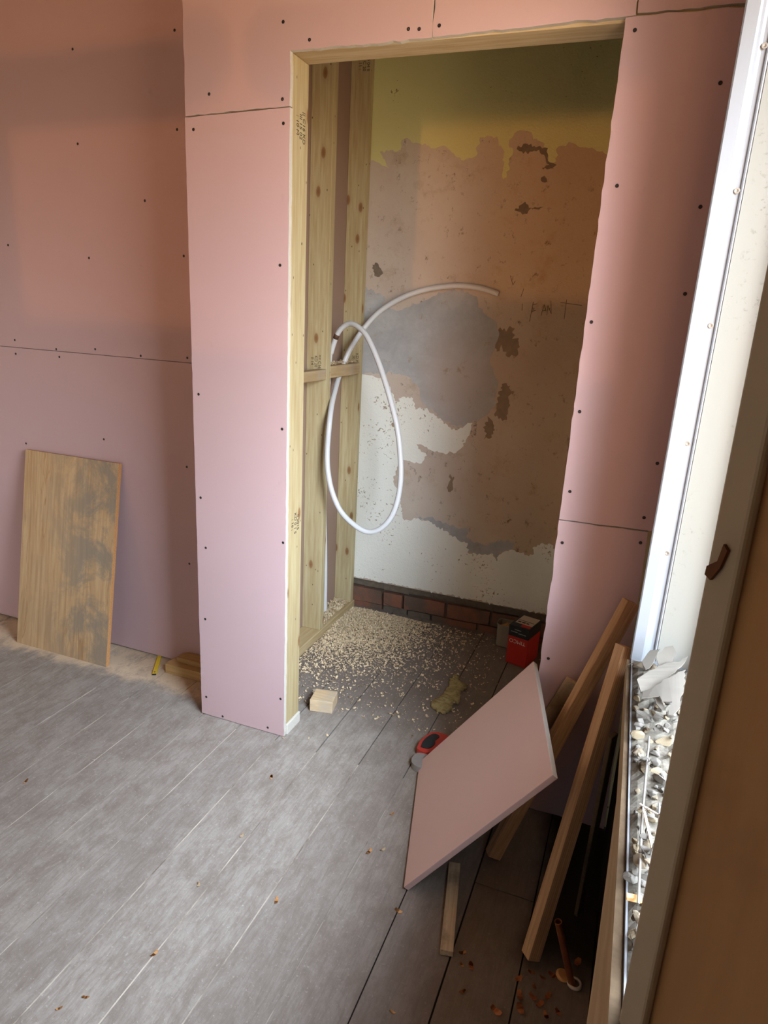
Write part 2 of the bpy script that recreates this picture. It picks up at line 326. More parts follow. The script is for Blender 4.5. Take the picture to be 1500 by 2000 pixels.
M['batten_dirty'] = wood('stained_batten', (0.60, 0.48, 0.33), (0.42, 0.30, 0.19), axis=2, knots=False, grey=(0.03, 0.028, 0.026))
M['plank'] = wood('ledge_plank', (0.42, 0.32, 0.21), (0.30, 0.21, 0.12), axis=1, knots=False)
M['block'] = wood('offcut_wood', (0.70, 0.53, 0.34), (0.55, 0.38, 0.20), axis=0, knots=False, grey=(0.46, 0.41, 0.34))
M['block_dark'] = wood('alcove_offcut', (0.50, 0.34, 0.16), (0.38, 0.23, 0.09), axis=0, knots=False)
M['screw'] = plain('black_screw', (0.015, 0.013, 0.015), 0.5, 0.4)
M['screw_steel'] = plain('dull_steel_screw', (0.22, 0.19, 0.16), 0.5, 0.5, 0.6)
M['upvc'] = plain('white_upvc', (0.205, 0.216, 0.238), 0.35, 0.5)
M['ink'] = plain('black_stamp_ink', (0.07, 0.055, 0.04), 0.9, 0.1)
M['white_pipe'] = plain('white_plastic', (0.60, 0.60, 0.61), 0.35, 0.45)
M['pipe_mark'] = plain('brown_mark', (0.10, 0.05, 0.03), 0.6, 0.3)
M['copper'] = plain('copper', (0.55, 0.24, 0.12), 0.38, 0.5, 0.9, var=0.25, vs=40)
M['white_collar'] = plain('white_collar', (0.62, 0.55, 0.47), 0.5, 0.3)
M['shaving'] = plain('pale_wood_shaving', (0.68, 0.54, 0.36), 0.85, 0.15, var=0.35, vs=160)
M['chip_red'] = plain('reddish_wood_chip', (0.50, 0.20, 0.09), 0.8, 0.2, var=0.25, vs=60)
M['chip_orange'] = plain('orange_wood_chip', (0.68, 0.38, 0.16), 0.8, 0.2, var=0.25, vs=60)
M['box_red'] = plain('red_card', (0.52, 0.022, 0.012), 0.5, 0.4)
M['box_black'] = plain('black_card', (0.012, 0.014, 0.016), 0.5, 0.4)
M['box_label'] = plain('cream_label', (0.62, 0.50, 0.40), 0.7, 0.2)
M['box_ink'] = plain('white_print', (0.75, 0.65, 0.52), 0.7, 0.2)
M['black_rubber'] = plain('black_rubber', (0.025, 0.026, 0.028), 0.7, 0.3)
M['tool_red'] = plain('red_plastic', (0.50, 0.045, 0.03), 0.5, 0.4)
M['grey_dust'] = plain('dusty_grey', (0.27, 0.25, 0.235), 0.95, 0.1, var=0.2, vs=30)
M['yellow'] = plain('yellow_paint', (0.72, 0.50, 0.03), 0.5, 0.3)
M['ledge_dirt'] = plain('dirty_ledge_top', (0.085, 0.058, 0.036), 0.95, 0.05, var=0.4, vs=90)
M['dark_wall'] = plain('shade_dark_brick_wall', (0.025, 0.018, 0.014), 0.95, 0.05, var=0.3, vs=20)  # shade of the recess under the sill is put into this near-black
M['steel'] = plain('grey_steel_rod', (0.26, 0.255, 0.245), 0.5, 0.4, 0.3)
M['far_paint'] = plain('pale_far_wall', (0.56, 0.43, 0.30), 0.9, 0.1)
M['room_paint'] = plain('old_room_paint', (0.42, 0.315, 0.21), 0.9, 0.1)

# cream reveal board with grime spots
t = MT('cream_reveal', 0.4, 0.4)
z = t.sep(t.co())[2]
n1 = t.noise(t.co(), 90, 4, 0.7); n2 = t.noise(t.co((1, 1, .3)), 9, 4, 0.6)
low = t.math('MULTIPLY', t.ramp(n1, [(0.58, 0), (0.66, 1)]), t.ramp(n2, [(0.5, 0), (0.62, 1)]))
t.col(t.mix(t.math('MULTIPLY', low, 0.7), (0.245, 0.243, 0.222), (0.09, 0.08, 0.06)))
M['cream'] = t.m

# floorboards
t = MT('dusty_floorboards', 0.9, 0.12)
co = t.co(); sx, sy, sz = t.sep(co)
idx = t.math('FLOOR', t.math('DIVIDE', t.math('ADD', sx, 1.299), 0.1535))
wn_ = t.node('ShaderNodeTexWhiteNoise', noise_dimensions='1D'); t.l.new(idx, wn_.inputs['W'])
gr = t.noise(t.co((1, 0.09, 1)), 120, 7, 0.75, 0.6)
pat = t.noise(t.co((1, 0.55, 1)), 15, 10, 0.82, 0.3)
fine = t.noise(t.co(), 120, 4, 0.7)
c = t.mix(wn_.outputs['Value'], (0.315, 0.285, 0.258), (0.365, 0.332, 0.300))
c = t.mix(t.ramp(gr, [(0.38, 0.45), (0.55, 0)]), c, (0.180, 0.150, 0.128))
c = t.mix(t.ramp(pat, [(0.38, 0.85), (0.56, 0)]), c, (0.225, 0.190, 0.163))
c = t.mix(t.ramp(pat, [(0.52, 0), (0.70, 0.40)]), c, (0.42, 0.385, 0.345))
c = t.mix(t.ramp(fine, [(0.60, 0), (0.72, 0.55)]), c, (0.62, 0.58, 0.54))
dirt = t.noise(t.co((1, 1, 1), (2, 5, 0)), 3.0, 4, 0.6)  # noise that roughens the edges of the tone and shade masks
# sandy plaster dust swept along the alcove wall
dn = t.noise(t.co((1, 1, 1), (1, 8, 3)), 9, 5, 0.65)
dy = t.math('ADD', sy, t.math('MULTIPLY', t.math('SUBTRACT', dn, 0.5), 0.22))
dx = t.math('MULTIPLY', t.math('ADD', sx, 1.33), -1.0)
band = t.node('ShaderNodeMapRange', interpolation_type='SMOOTHSTEP')
band.inputs['From Min'].default_value = 1.80; band.inputs['From Max'].default_value = 1.87
t.l.new(dy, band.inputs['Value'])
side = t.node('ShaderNodeMapRange', interpolation_type='SMOOTHSTEP'); side.inputs['From Min'].default_value = -0.06; side.inputs['From Max'].default_value = 0.0
t.l.new(dx, side.inputs['Value'])
dm = t.math('MULTIPLY', t.math('MULTIPLY', band.outputs[0], side.outputs[0]), t.ramp(pat, [(0.36, 0.35), (0.52, 0.95)]))
c = t.mix(dm, c, (0.62, 0.49, 0.35))
# browner boards in the cupboard; towards the window, shade put into the colour
window_shade = t.node('ShaderNodeMapRange', interpolation_type='SMOOTHSTEP'); window_shade.inputs['From Min'].default_value = -0.80; window_shade.inputs['From Max'].default_value = -0.18
t.l.new(t.math('ADD', sx, t.math('MULTIPLY', t.math('SUBTRACT', dirt, 0.5), 0.25)), window_shade.inputs['Value'])
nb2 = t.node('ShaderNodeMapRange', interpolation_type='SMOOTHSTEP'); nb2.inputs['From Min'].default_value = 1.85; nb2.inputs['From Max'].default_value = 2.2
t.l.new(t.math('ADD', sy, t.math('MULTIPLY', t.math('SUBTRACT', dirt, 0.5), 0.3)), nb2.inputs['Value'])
nbm = t.math('MULTIPLY', t.math('MAXIMUM', window_shade.outputs[0], t.math('MULTIPLY', nb2.outputs[0], t.ramp(sx, [(0.0, 1), (1.0, 1)]))), t.math('SUBTRACT', 1.0, dm))
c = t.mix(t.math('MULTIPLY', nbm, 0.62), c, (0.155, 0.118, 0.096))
corner_shade = t.node('ShaderNodeMapRange', interpolation_type='SMOOTHSTEP'); corner_shade.inputs['From Min'].default_value = -0.10; corner_shade.inputs['From Max'].default_value = -0.03  # near-black shade of the under-sill corner, painted into the floor colour
t.l.new(t.math('ADD', sx, t.math('MULTIPLY', t.math('SUBTRACT', dirt, 0.5), 0.12)), corner_shade.inputs['Value'])
corner_shade2 = t.node('ShaderNodeMapRange', interpolation_type='SMOOTHSTEP'); corner_shade2.inputs['From Min'].default_value = 1.22; corner_shade2.inputs['From Max'].default_value = 1.34
t.l.new(t.math('ADD', sy, t.math('MULTIPLY', t.math('SUBTRACT', dirt, 0.5), 0.2)), corner_shade2.inputs['Value'])
c = t.mix(t.math('MULTIPLY', corner_shade.outputs[0], corner_shade2.outputs[0]), c, (0.030, 0.022, 0.017))
t.col(c); t.bump(t.math('ADD', gr, t.math('MULTIPLY', fine, 0.3)), 0.5, 0.002)
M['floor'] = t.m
t = MT('gap_dust', 0.95, 0.1)
gx, gy, gz = t.sep(t.co())
gn = t.noise(t.co((3, 1, 1)), 5, 5, 0.7)
gm = t.node('ShaderNodeMapRange'); gm.inputs['From Min'].default_value = 1.75; gm.inputs['From Max'].default_value = 1.95
t.l.new(gy, gm.inputs['Value'])
gm2 = t.node('ShaderNodeMapRange'); gm2.inputs['From Min'].default_value = -0.6; gm2.inputs['From Max'].default_value = -0.4
t.l.new(gx, gm2.inputs['Value'])
t.col(t.mix(t.math('MAXIMUM', gm.outputs[0], gm2.outputs[0]), t.mix(t.ramp(gn, [(0.36, 0), (0.60, 1)]), (0.20, 0.165, 0.135), (0.60, 0.54, 0.46)), (0.02, 0.016, 0.014)))
M['gap'] = t.m

# bare old plaster
t = MT('bare_old_plaster', 0.95, 0.1)
a = t.noise(t.co((1, 1, 1)), 2.6, 6, 0.62, 0.1); b = t.noise(t.co((1, 1, 1), (3, 3, 3)), 8, 9, 0.74, 0.1)
d = t.noise(t.co((1, 1, .8), (6, 1, 2)), 22, 8, 0.75, 0.15); f = t.noise(t.co(), 150, 3, 0.6)
px, py, pz = t.sep(t.co())
c = t.mix(t.ramp(a, [(0.35, 0), (0.65, 1)]), (0.60, 0.52, 0.44), (0.54, 0.44, 0.37))
c = t.mix(t.ramp(b, [(0.54, 0), (0.70, 0.75)]), c, (0.39, 0.29, 0.20))
rt = t.node('ShaderNodeMapRange', interpolation_type='SMOOTHSTEP'); rt.inputs['From Min'].default_value = -0.85; rt.inputs['From Max'].default_value = -0.30  # right side browner: plaster tone with warm bounce put into the colour
t.l.new(t.math('ADD', px, t.math('MULTIPLY', t.math('SUBTRACT', b, 0.5), 0.35)), rt.inputs['Value'])
c = t.mix(t.math('MULTIPLY', rt.outputs[0], 0.55), c, (0.52, 0.335, 0.175))
c = t.mix(t.ramp(d, [(0.58, 0), (0.68, 0.85)]), c, (0.13, 0.085, 0.055))
c = t.mix(t.ramp(d, [(0.22, 0.7), (0.33, 0)]), c, (0.55, 0.48, 0.39))
t.col(c); t.bump(t.math('ADD', d, t.math('MULTIPLY', f, 0.4)), 0.5, 0.004)
M['plaster'] = t.m
def old_paint(name, base, dirt, thr, streak=False):
    t = MT(name, 0.8, 0.2)
    s1 = t.noise(t.co((1, 1, 1)), 75, 4, 0.7, 0.4); s2 = t.noise(t.co((1, 1, 1), (2, 2, 2)), 5, 4, 0.6); bmp = t.noise(t.co(), 130, 3, 0.6)
    s3 = t.noise(t.co((.45, 1, 1), (5, 2, 2)), 160, 3, 0.7)
    c = t.mix(s2, tuple(x*0.93 for x in base), tuple(x*1.04 for x in base))
    # flaked-off specks cluster where s2 is high
    m = t.math('ADD', s1, t.math('MULTIPLY', t.math('SUBTRACT', s2, 0.5), 0.55))
    c = t.mix(t.ramp(m, [(thr, 0), (thr+0.025, 0.9)]), c, dirt)
    if streak: c = t.mix(t.ramp(s3, [(0.66, 0), (0.73, 0.55)]), c, tuple(x*0.5 for x in base))
    t.col(c); t.bump(t.math('ADD', bmp, t.math('MULTIPLY', m, -1.0)), 0.5, 0.003)
    return t.m
M['yellow_wall'] = old_paint('yellow_green_paint', (0.68, 0.67, 0.33), (0.22, 0.14, 0.08), 0.735)
M['white_wall'] = old_paint('white_old_paint', (0.84, 0.83, 0.76), (0.30, 0.20, 0.12), 0.665, True)
t = MT('grey_cement', 0.95, 0.1)
a = t.noise(t.co((1, 1, 1), (1, 2, 3)), 6.5, 8, 0.72, 0.15); b = t.noise(t.co(), 60, 5, 0.7)
cx, cy, cz = t.sep(t.co())
dd = t.math('SQRT', t.math('ADD', t.math('POWER', t.math('ADD', cx, 0.76), 2.0), t.math('POWER', t.math('MULTIPLY', t.math('SUBTRACT', cz, 1.15), 0.8), 2.0)))
pk = t.ramp(t.math('ADD', dd, t.math('MULTIPLY', t.math('SUBTRACT', a, 0.5), 0.25)), [(0.06, 0.85), (0.22, 0)])
c = t.mix(t.ramp(a, [(0.38, 0), (0.64, 1)]), (0.37, 0.365, 0.365), (0.49, 0.48, 0.475))
c = t.mix(pk, c, (0.48, 0.41, 0.37))
c = t.mix(t.ramp(t.noise(t.co((1, 1, 1), (9, 2, 3)), 14, 6, 0.7), [(0.60, 0), (0.70, 0.8)]), c, (0.36, 0.26, 0.155))
t.col(c); t.bump(b, 0.4, 0.002)
M['cement'] = t.m
M['soot'] = plain('dark_grime', (0.20, 0.160, 0.125), 0.95, 0.1, var=0.4, vs=40)
M['stain'] = plain('brown_damp_stain', (0.275, 0.20, 0.14), 0.95, 0.1, var=0.35, vs=25)
t = MT('old_red_brick', 0.95, 0.1)
a = t.noise(t.co(), 22, 6, 0.7); b = t.noise(t.co((1, 1, 1), (4, 4, 1)), 7, 4, 0.6)
c = t.mix(a, (0.21, 0.088, 0.058), (0.28, 0.135, 0.09))
c = t.mix(t.ramp(b, [(0.44, 0), (0.60, 0.9)]), c, (0.13, 0.098, 0.075))
t.col(c); t.bump(a, 0.8, 0.006); M['brick'] = t.m
M['mortar'] = plain('dirty_mortar', (0.15, 0.122, 0.095), 0.95, 0.1, var=0.45, vs=35)
# sawn chipboard face print
t = MT('pine_effect_face', 0.55, 0.3)
g = t.noise(t.co((1, 1, 0.05)), 75, 5, 0.6, 0.25); w = t.noise(t.co((1, 1, 0.10), (3, 0, 0)), 13, 3, 0.5, 1.2)
c = t.mix(t.ramp(g, [(0.38, 0), (0.68, 1)]), (0.56, 0.39, 0.22), (0.42, 0.26, 0.125))
ri = t.math('FRACT', t.math('MULTIPLY', w, 9.0))
c = t.mix(t.math('MULTIPLY', t.ramp(ri, [(0.0, 0.8), (0.18, 0), (0.9, 0), (1.0, 0.8)]), t.ramp(w, [(0.5, 0), (0.6, 1)])), c, (0.33, 0.18, 0.075))
sm = t.noise(t.co((1, 1, 0.8), (5.2, 1, 8.3)), 5, 7, 0.72, 0.5)
bx, by, bz = t.sep(t.co())
mk = t.math('MULTIPLY', t.ramp(sm, [(0.45, 0), (0.56, 1)]), t.ramp(bx, [(0.12, 0.15), (0.34, 1)]))
c = t.mix(t.math('MULTIPLY', mk, 0.78), c, (0.235, 0.205, 0.17))
t.col(c); M['pine'] = t.m
M['chipboard'] = plain('chipboard_edge', (0.50, 0.25, 0.10), 0.9, 0.1, var=0.45, vs=220)
# large plywood sheet
t = MT('brown_plywood', 0.7, 0.25)
g = t.noise(t.co((1, 1, 0.09)), 34, 6, 0.6, 0.4); a = t.noise(t.co((1, 1, 0.5), (2, 2, 2)), 4, 5, 0.6, 0.8)
c = t.mix(g, (0.40, 0.235, 0.11), (0.285, 0.155, 0.068))
c = t.mix(t.ramp(a, [(0.48, 0), (0.64, 0.75)]), c, (0.175, 0.092, 0.042))
t.col(c); M['ply'] = t.m
M['ply_edge'] = plain('weathered_batten', (0.34, 0.29, 0.215), 0.6, 0.3, var=0.10, vs=15)
M['rust'] = plain('rusty_bracket', (0.11, 0.045, 0.02), 0.8, 0.2)
def rock(name, c1, c2):
    t = MT(name, 0.95, 0.1)
    a = t.noise(t.co(), 60, 5, 0.7); t.col(t.mix(t.ramp(a, [(0.35, 0), (0.65, 1)]), c1, c2)); t.bump(a, 0.6, 0.003); return t.m
M['rock_grey'] = rock('grey_mortar', (0.095, 0.086, 0.074), (0.18, 0.166, 0.148))
M['rock_cream'] = rock('cream_mortar', (0.215, 0.168, 0.105), (0.30, 0.25, 0.175))
M['rock_tan'] = rock('tan_mortar', (0.14, 0.108, 0.072), (0.21, 0.175, 0.13))
M['grit'] = rock('grit', (0.070, 0.061, 0.049), (0.15, 0.134, 0.11))
M['flake'] = plain('plaster_flake', (0.115, 0.102, 0.086), 0.85, 0.2, var=0.15, vs=25)
M['wool'] = rock('mineral_wool', (0.26, 0.20, 0.085), (0.42, 0.35, 0.17))
M['tub'] = plain('translucent_tub', (0.30, 0.26, 0.20), 0.35, 0.4)

# ------------------------------------------------------------------ setting: floor
bm = new()
P0, PITCHB = -1.299, 0.1535
rr = random.Random(3)
cuts = {-2: [1.41], 7: [1.43], -5: [1.05], 2: [-0.4], 9: [2.2]}
for i in range(-15, 11):
    x0, x1 = P0 + i*PITCHB, P0 + (i+1)*PITCHB
    g0, g1 = rr.uniform(0.0008, 0.0023), rr.uniform(0.0008, 0.0023)
    ys = [-2.6] + cuts.get(i, []) + [2.95]
    for a, b in zip(ys[:-1], ys[1:]):
        dz = rr.uniform(-0.0012, 0.0)
        fs = box(bm, x0+g0, x1-g1, a+0.0015, b-0.0015, -0.02, dz)
fs = box(bm, -3.7, 0.5, -2.7, 3.0, -0.03, -0.0075, 1); box(bm, -3.7, -0.36, -2.6, 1.74, -0.007, -0.0016, 1)
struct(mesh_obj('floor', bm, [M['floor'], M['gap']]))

# ------------------------------------------------------------------ partition of pink sheets round the doorway
YF, TB = 1.766, 0.015
def sheet(name, outline, y0, thick, parent, mats, rough=0.0, seed=1, tilt=None):
    o2 = jag(outline, 0.02, rough, seed) if rough else outline
    bm = new(); prism(bm, [(p[0], y0, p[1]) for p in o2], (0, thick, 0), 0, 1)
    return mesh_obj(name, bm, mats, parent)
part = bpy.data.objects.new('wall_partition', None); link(part); struct(part); part.location = (0, 0, 0)
PG = [M['pink'], M['gypsum']]
s_low = sheet('plasterboard_sheet', [(-1.305, 0.003), (-0.974, 0.003), (-0.974, 1.908), (-1.305, 1.898)], YF, TB, part, PG, 0.0004, 2)
s_up = sheet('plasterboard_sheet', [(-1.302, 1.901), (-0.975, 1.911), (-0.975, 2.037), (-0.594, 2.037), (-0.595, 2.50), (-1.302, 2.50)], YF-0.001, TB, part, PG, 0.0012, 3)
s_mid = sheet('plasterboard_sheet', [(-0.592, 2.038), (-0.135, 2.044), (-0.136, 2.50), (-0.593, 2.50)], YF, TB, part, PG, 0.0012, 4)
s_end = sheet('plasterboard_sheet', [(-0.132, 2.049), (0.30, 2.049), (0.30, 2.50), (-0.133, 2.50)], YF+0.004, TB, part, PG, 0.0007, 5)
s_rl = sheet('plasterboard_sheet', [(-0.163, 0.004), (0.075, 0.004), (0.061, 0.905), (-0.160, 0.902)], YF, TB, part, PG, 0.0009, 6)
s_ru = sheet('plasterboard_sheet', [(-0.160, 0.905), (0.085, 0.909), (0.085, 2.041), (-0.1555, 2.041)], YF, TB, part, PG, 0.0009, 7)
# partition behind the right strip so no light leaks round it
bm = new(); box(bm, 0.05, 0.6, YF+TB+0.001, YF+TB+0.09, 0.0, 2.5); mesh_obj('end_framing', bm, M['stud'], part)
# side sheet of the cupboard: brown back paper seen between the studs
bm = new(); f = box(bm, -1.294, -1.2795, YF+TB+0.001, 2.862, 0.003, 2.5, 1); f[3].material_index = 0
mesh_obj('plasterboard_sheet', bm, [M['brown_paper'], M['pink']], part)

# screws: one head mesh, copies share it
def screw_mesh(name, mat, r=0.0040):
    bm = new(); n = 12
    rings = []
    for rad, dy in ((r*1.1, -0.0001), (r, -0.0003), (r*0.55, -0.0002), (r*0.25, 0.0004)):
        rings.append([bm.verts.new((rad*math.cos(2*math.pi*k/n), dy, rad*math.sin(2*math.pi*k/n))) for k in range(n)])
    for a, b in zip(rings[:-1], rings[1:]):
        for k in range(n): bm.faces.new([a[k], a[(k+1) % n], b[(k+1) % n], b[k]])
    bm.faces.new(rings[-1])
    bmesh.ops.recalc_face_normals(bm, faces=bm.faces)
    me = bpy.data.meshes.new(name); bm.to_mesh(me); bm.free(); me.materials.append(mat); return me
SCREW = screw_mesh('screw', M['screw']); SCREW_T = screw_mesh('trim_screw', M['screw_steel'], 0.0046)
def screws(pts, y, parent, me=SCREW):
    for x, z in pts:
        o = bpy.data.objects.new('screw', me); link(o, parent); o.location = (x, y, z)
        o.rotation_euler = (0, random.uniform(0, 6), 0)
screws(SCR_COL_LOW, YF-0.0004, s_low)
screws(SCR_COL_UP, YF-0.0014, s_up); screws(SCR_MID_UP, YF-0.0004, s_mid)
screws([p for p in SCR_STRIP_LOW], YF-0.0004, s_rl); screws(SCR_STRIP_UP, YF-0.0004, s_ru)

# ------------------------------------------------------------------ alcove wall on the left
wl_ = bpy.data.objects.new('wall_left', None); link(wl_); struct(wl_)
a_low = sheet('plasterboard_sheet', [(-3.5, 0.010), (-1.2945, 0.006), (-1.2945, 1.1995), (-3.5, 1.2055)], 2.03, TB, wl_, PG, 0.0)
a_up = sheet('plasterboard_sheet', [(-3.5, 1.2075), (-1.2945, 1.2015), (-1.2945, 2.5), (-3.5, 2.5)], 2.03, TB, wl_, PG, 0.0)
screws([p for p in SCR_ALC if p[1] < 1.2], 2.0296, a_low); screws([p for p in SCR_ALC if p[1] >= 1.2], 2.0296, a_up)
bm = new(); box(bm, -3.6, -1.2945, 2.047, 2.10, 0.0, 2.5); mesh_obj('wall_core', bm, M['dark_wall'], wl_)

# ------------------------------------------------------------------ back wall of the cupboard
YB = 2.865
bm = new(); fs = box(bm, -1.40, 0.62, YB, YB+0.03, 0.152, 2.5)
wb = struct(mesh_obj('wall_back', bm, M['plaster']))
def patch(name, pts, lift, mat, seed, step=0.010, amp=0.0045):
    o2 = jag(pts, step, amp, seed)
    bm = new(); prism(bm, [(p[0], YB-lift, p[1]) for p in o2], (0, lift-0.0002, 0), 0, back=False)
    return mesh_obj(name, bm, mat, wb)
patch('cement_patch', CEMENT, 0.0008, M['cement'], 5, 0.012, 0.004)
patch('cement_patch', CEMENT2, 0.0006, M['cement'], 6)
for i, p in enumerate(STAINS): patch('damp_stain', p, 0.0005+0.0001*i, M['stain'], 20+i, 0.008, 0.006)
patch('yellow_paint', list(YELLOW) + [(0.62, 1.86), (0.62, 2.5), (-1.28, 2.5)], 0.0014, M['yellow_wall'], 7, 0.009, 0.004)
patch('white_paint', list(WHITE) + [(0.62, 0.55), (0.62, 0.153), (-1.28, 0.158), (-1.28, 0.72)], 0.0016, M['white_wall'], 8, 0.008, 0.0035)
for i, p in enumerate(SOOT): patch('grime_mark', p, 0.0016+0.0001*i, M['soot'], 40+i, 0.007, 0.005)
bm = new()
for a, b in SCRATCH:
    tube(bm, [(a[0], YB-0.0002, a[1]), (b[0], YB-0.0002, b[1])], 0.0012, 5)
mesh_obj('scratched_letters', bm, M['soot'], wb)
# exposed bricks below the plaster
bm = new(); box(bm, -1.40, 0.62, YB+0.034, YB+0.06, 0.0, 0.16, 1)
rb = random.Random(8); x = -1.36
while x < 0.6:
    L = rb.choice((0.215, 0.105, 0.19, 0.215)); z0 = 0.036 + rb.uniform(-.004, .004)
    f = box(bm, x, x+L-0.012, YB+0.008+rb.uniform(0, .008), YB+0.05, z0, z0+0.068+rb.uniform(-.006, .003), 0)
    x += L
x = -1.40
while x < 0.6:
    L = rb.uniform(0.12, 0.24)
    box(bm, x, x+L-0.01, YB+0.012+rb.uniform(0, .01), YB+0.05, -0.01, 0.027+rb.uniform(0, .006), 0 if rb.random() < .4 else 1)
    box(bm, x, x+L, YB+0.014+rb.uniform(0, .008), YB+0.05, 0.114+rb.uniform(-.006, .006), 0.158, 1)
    x += L
bmesh.ops.subdivide_edges(bm, edges=[e for e in bm.edges if e.calc_length() > 0.05], cuts=4)
for v in bm.verts:
    n_ = noise.noise_vector(v.co*38)
    v.co += n_*0.0035
mesh_obj('brick_course', bm, [M['brick'], M['mortar']], wb)
bm = new(); box(bm, -1.5, 0.62, YB+0.06, YB+0.1, 0, 2.5); mesh_obj('wall_core', bm, M['dark_wall'], wb)

# ------------------------------------------------------------------ other walls and ceiling (out of frame)
def wall(name, *a, m='room_paint'):
    bm = new(); box(bm, *a); return struct(mesh_obj(name, bm, M[m]))
wall('ceiling', -3.7, 0.7, -2.8, 3.0, 2.45, 2.55)
wall('wall_far_left', -3.25, -3.1, -2.7, 2.1, 0, 2.45, m='far_paint')
wall('wall_closet', 0.60, 0.70, 1.85, 2.95, 0, 2.45, m='plaster')
wr = bpy.data.objects.new('wall_rear', None); link(wr); struct(wr)
def rear(n, *a):
    bm = new(); box(bm, *a); return mesh_obj(n, bm, M['room_paint'], wr)
RX0, RX1, RZ0, RZ1 = -2.27, 0.02, 0.34, 1.95
rear('wall_panel', -3.6, 0.5, -2.75, -2.6, 0, RZ0); rear('wall_panel', -3.6, 0.5, -2.75, -2.6, RZ1, 2.45)
rear('wall_panel', -3.6, RX0, -2.75, -2.6, RZ0, RZ1); rear('wall_panel', RX1, 0.5, -2.75, -2.6, RZ0, RZ1)
w2 = bpy.data.objects.new('window_2', None); link(w2); struct(w2)
def glow_gap_end(sgn, xe):                                     # unseen rail end, split and curved to shape the warm light patch
    prof_ = [(1.035, 0.13), (1.06, 0.075), (1.09, 0.04), (1.12, 0.024), (1.16, 0.020), (1.20, 0.030), (1.235, 0.055), (1.25, 0.07)]
    return [(-1.09+sgn*g_, -2.70, z_) for z_, g_ in prof_] + [(xe, -2.70, 1.25), (xe, -2.70, 1.035)]
for sg, xe in ((-1, RX0), (1, RX1)):
    bm = new(); prism(bm, glow_gap_end(sg, xe), (0, 0.06, 0)); mesh_obj('unseen_light_shaping_rail', bm, M['upvc'], w2)
bm = new(); box(bm, RX0, RX0+0.05, -2.72, -2.64, RZ0, RZ1); box(bm, RX1-0.05, RX1, -2.72, -2.64, RZ0, RZ1)
box(bm, RX0, RX1, -2.72, -2.64, RZ1-0.05, RZ1); box(bm, RX0, RX1, -2.72, -2.64, RZ0, RZ0+0.03); mesh_obj('sash_frame', bm, M['upvc'], w2)

# ------------------------------------------------------------------ window wall on the right
SL = 0.0193                                            # the window runs out of square by this much
SZ, YJ = 0.7021, 1.45
def ex(y, base=0.0580): return base + SL*(1.4425-y)
wr2 = bpy.data.objects.new('wall_right', None); link(wr2); struct(wr2)
def rp(n, bm, m): return mesh_obj(n, bm, M[m], wr2)
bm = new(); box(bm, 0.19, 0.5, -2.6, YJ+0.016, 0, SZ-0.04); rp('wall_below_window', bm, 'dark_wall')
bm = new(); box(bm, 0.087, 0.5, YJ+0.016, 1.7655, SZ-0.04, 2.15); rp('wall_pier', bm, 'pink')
bm = new(); box(bm, 0.080, 0.5, YJ+0.016, 1.7655, 0, SZ-0.04); rp('wall_pier_base', bm, 'dark_wall')  # dark colour stands for the shade below sill height
bm = new(); box(bm, 0.068, 0.5, -2.6, 1.7655, 2.15, 2.45); rp('wall_above_window', bm, 'room_paint')
bm = new(); box(bm, 0.41, 0.5, -2.6, 0.16, SZ-0.04, 2.15); rp('wall_beside_window', bm, 'room_paint')
win = bpy.data.objects.new('window_1', None); link(win); struct(win)
# sill board
bm = new()
prism(bm, [(ex(YJ), YJ+0.015, SZ-0.016), (ex(0.10), 0.10, SZ-0.016), (0.408, 0.10, SZ-0.016), (0.408, YJ+0.015, SZ-0.016)], (0, 0, 0.016))
mesh_obj('sill_board', bm, M['upvc'], win, bevel=0.003)
# white jamb trim: flat, hollowed slope, bead; it leans a little, as the window does
prof = [(0.0563, 0.0), (0.0563, -0.010), (0.0588, -0.0120), (0.0795, -0.0120), (0.0838, -0.0095), (0.0885, -0.0045), (0.0940, -0.0015), (0.1010, -0.0015),
        (0.1022, -0.0050), (0.1045, -0.0062), (0.1066, -0.0050), (0.1072, 0.0)]
LEAN = (0.0062*(2.15-SZ), 0, 2.15-SZ)
bm = new()
prism(bm, [(x_, YJ+0.012+y_, SZ) for x_, y_ in prof], LEAN)
trim = mesh_obj('jamb_trim', bm, M['upvc'], win)
screws(SCR_TRIM, YJ+0.0070, trim, SCREW_T)
bm = new()
cp = [(0.1082+0.0950*k/8, YJ+0.0105-0.004*math.sin(math.pi*k/8)) for k in range(9)]
prism(bm, [(a, b, SZ) for a, b in cp] + [(0.2032, YJ+0.013, SZ), (0.1082, YJ+0.013, SZ)], LEAN)
mesh_obj('reveal_board', bm, M['cream'], win, smooth=False)
bm = new()
box(bm, 0.215, 0.275, YJ-0.055, YJ+0.012, SZ, 2.15); box(bm, 0.215, 0.275, 0.46, YJ-0.055, SZ, SZ+0.035); box(bm, 0.215, 0.275, 0.46, YJ-0.055, 2.10, 2.15)
mesh_obj('frame', bm, M['upvc'], win, bevel=0.004)
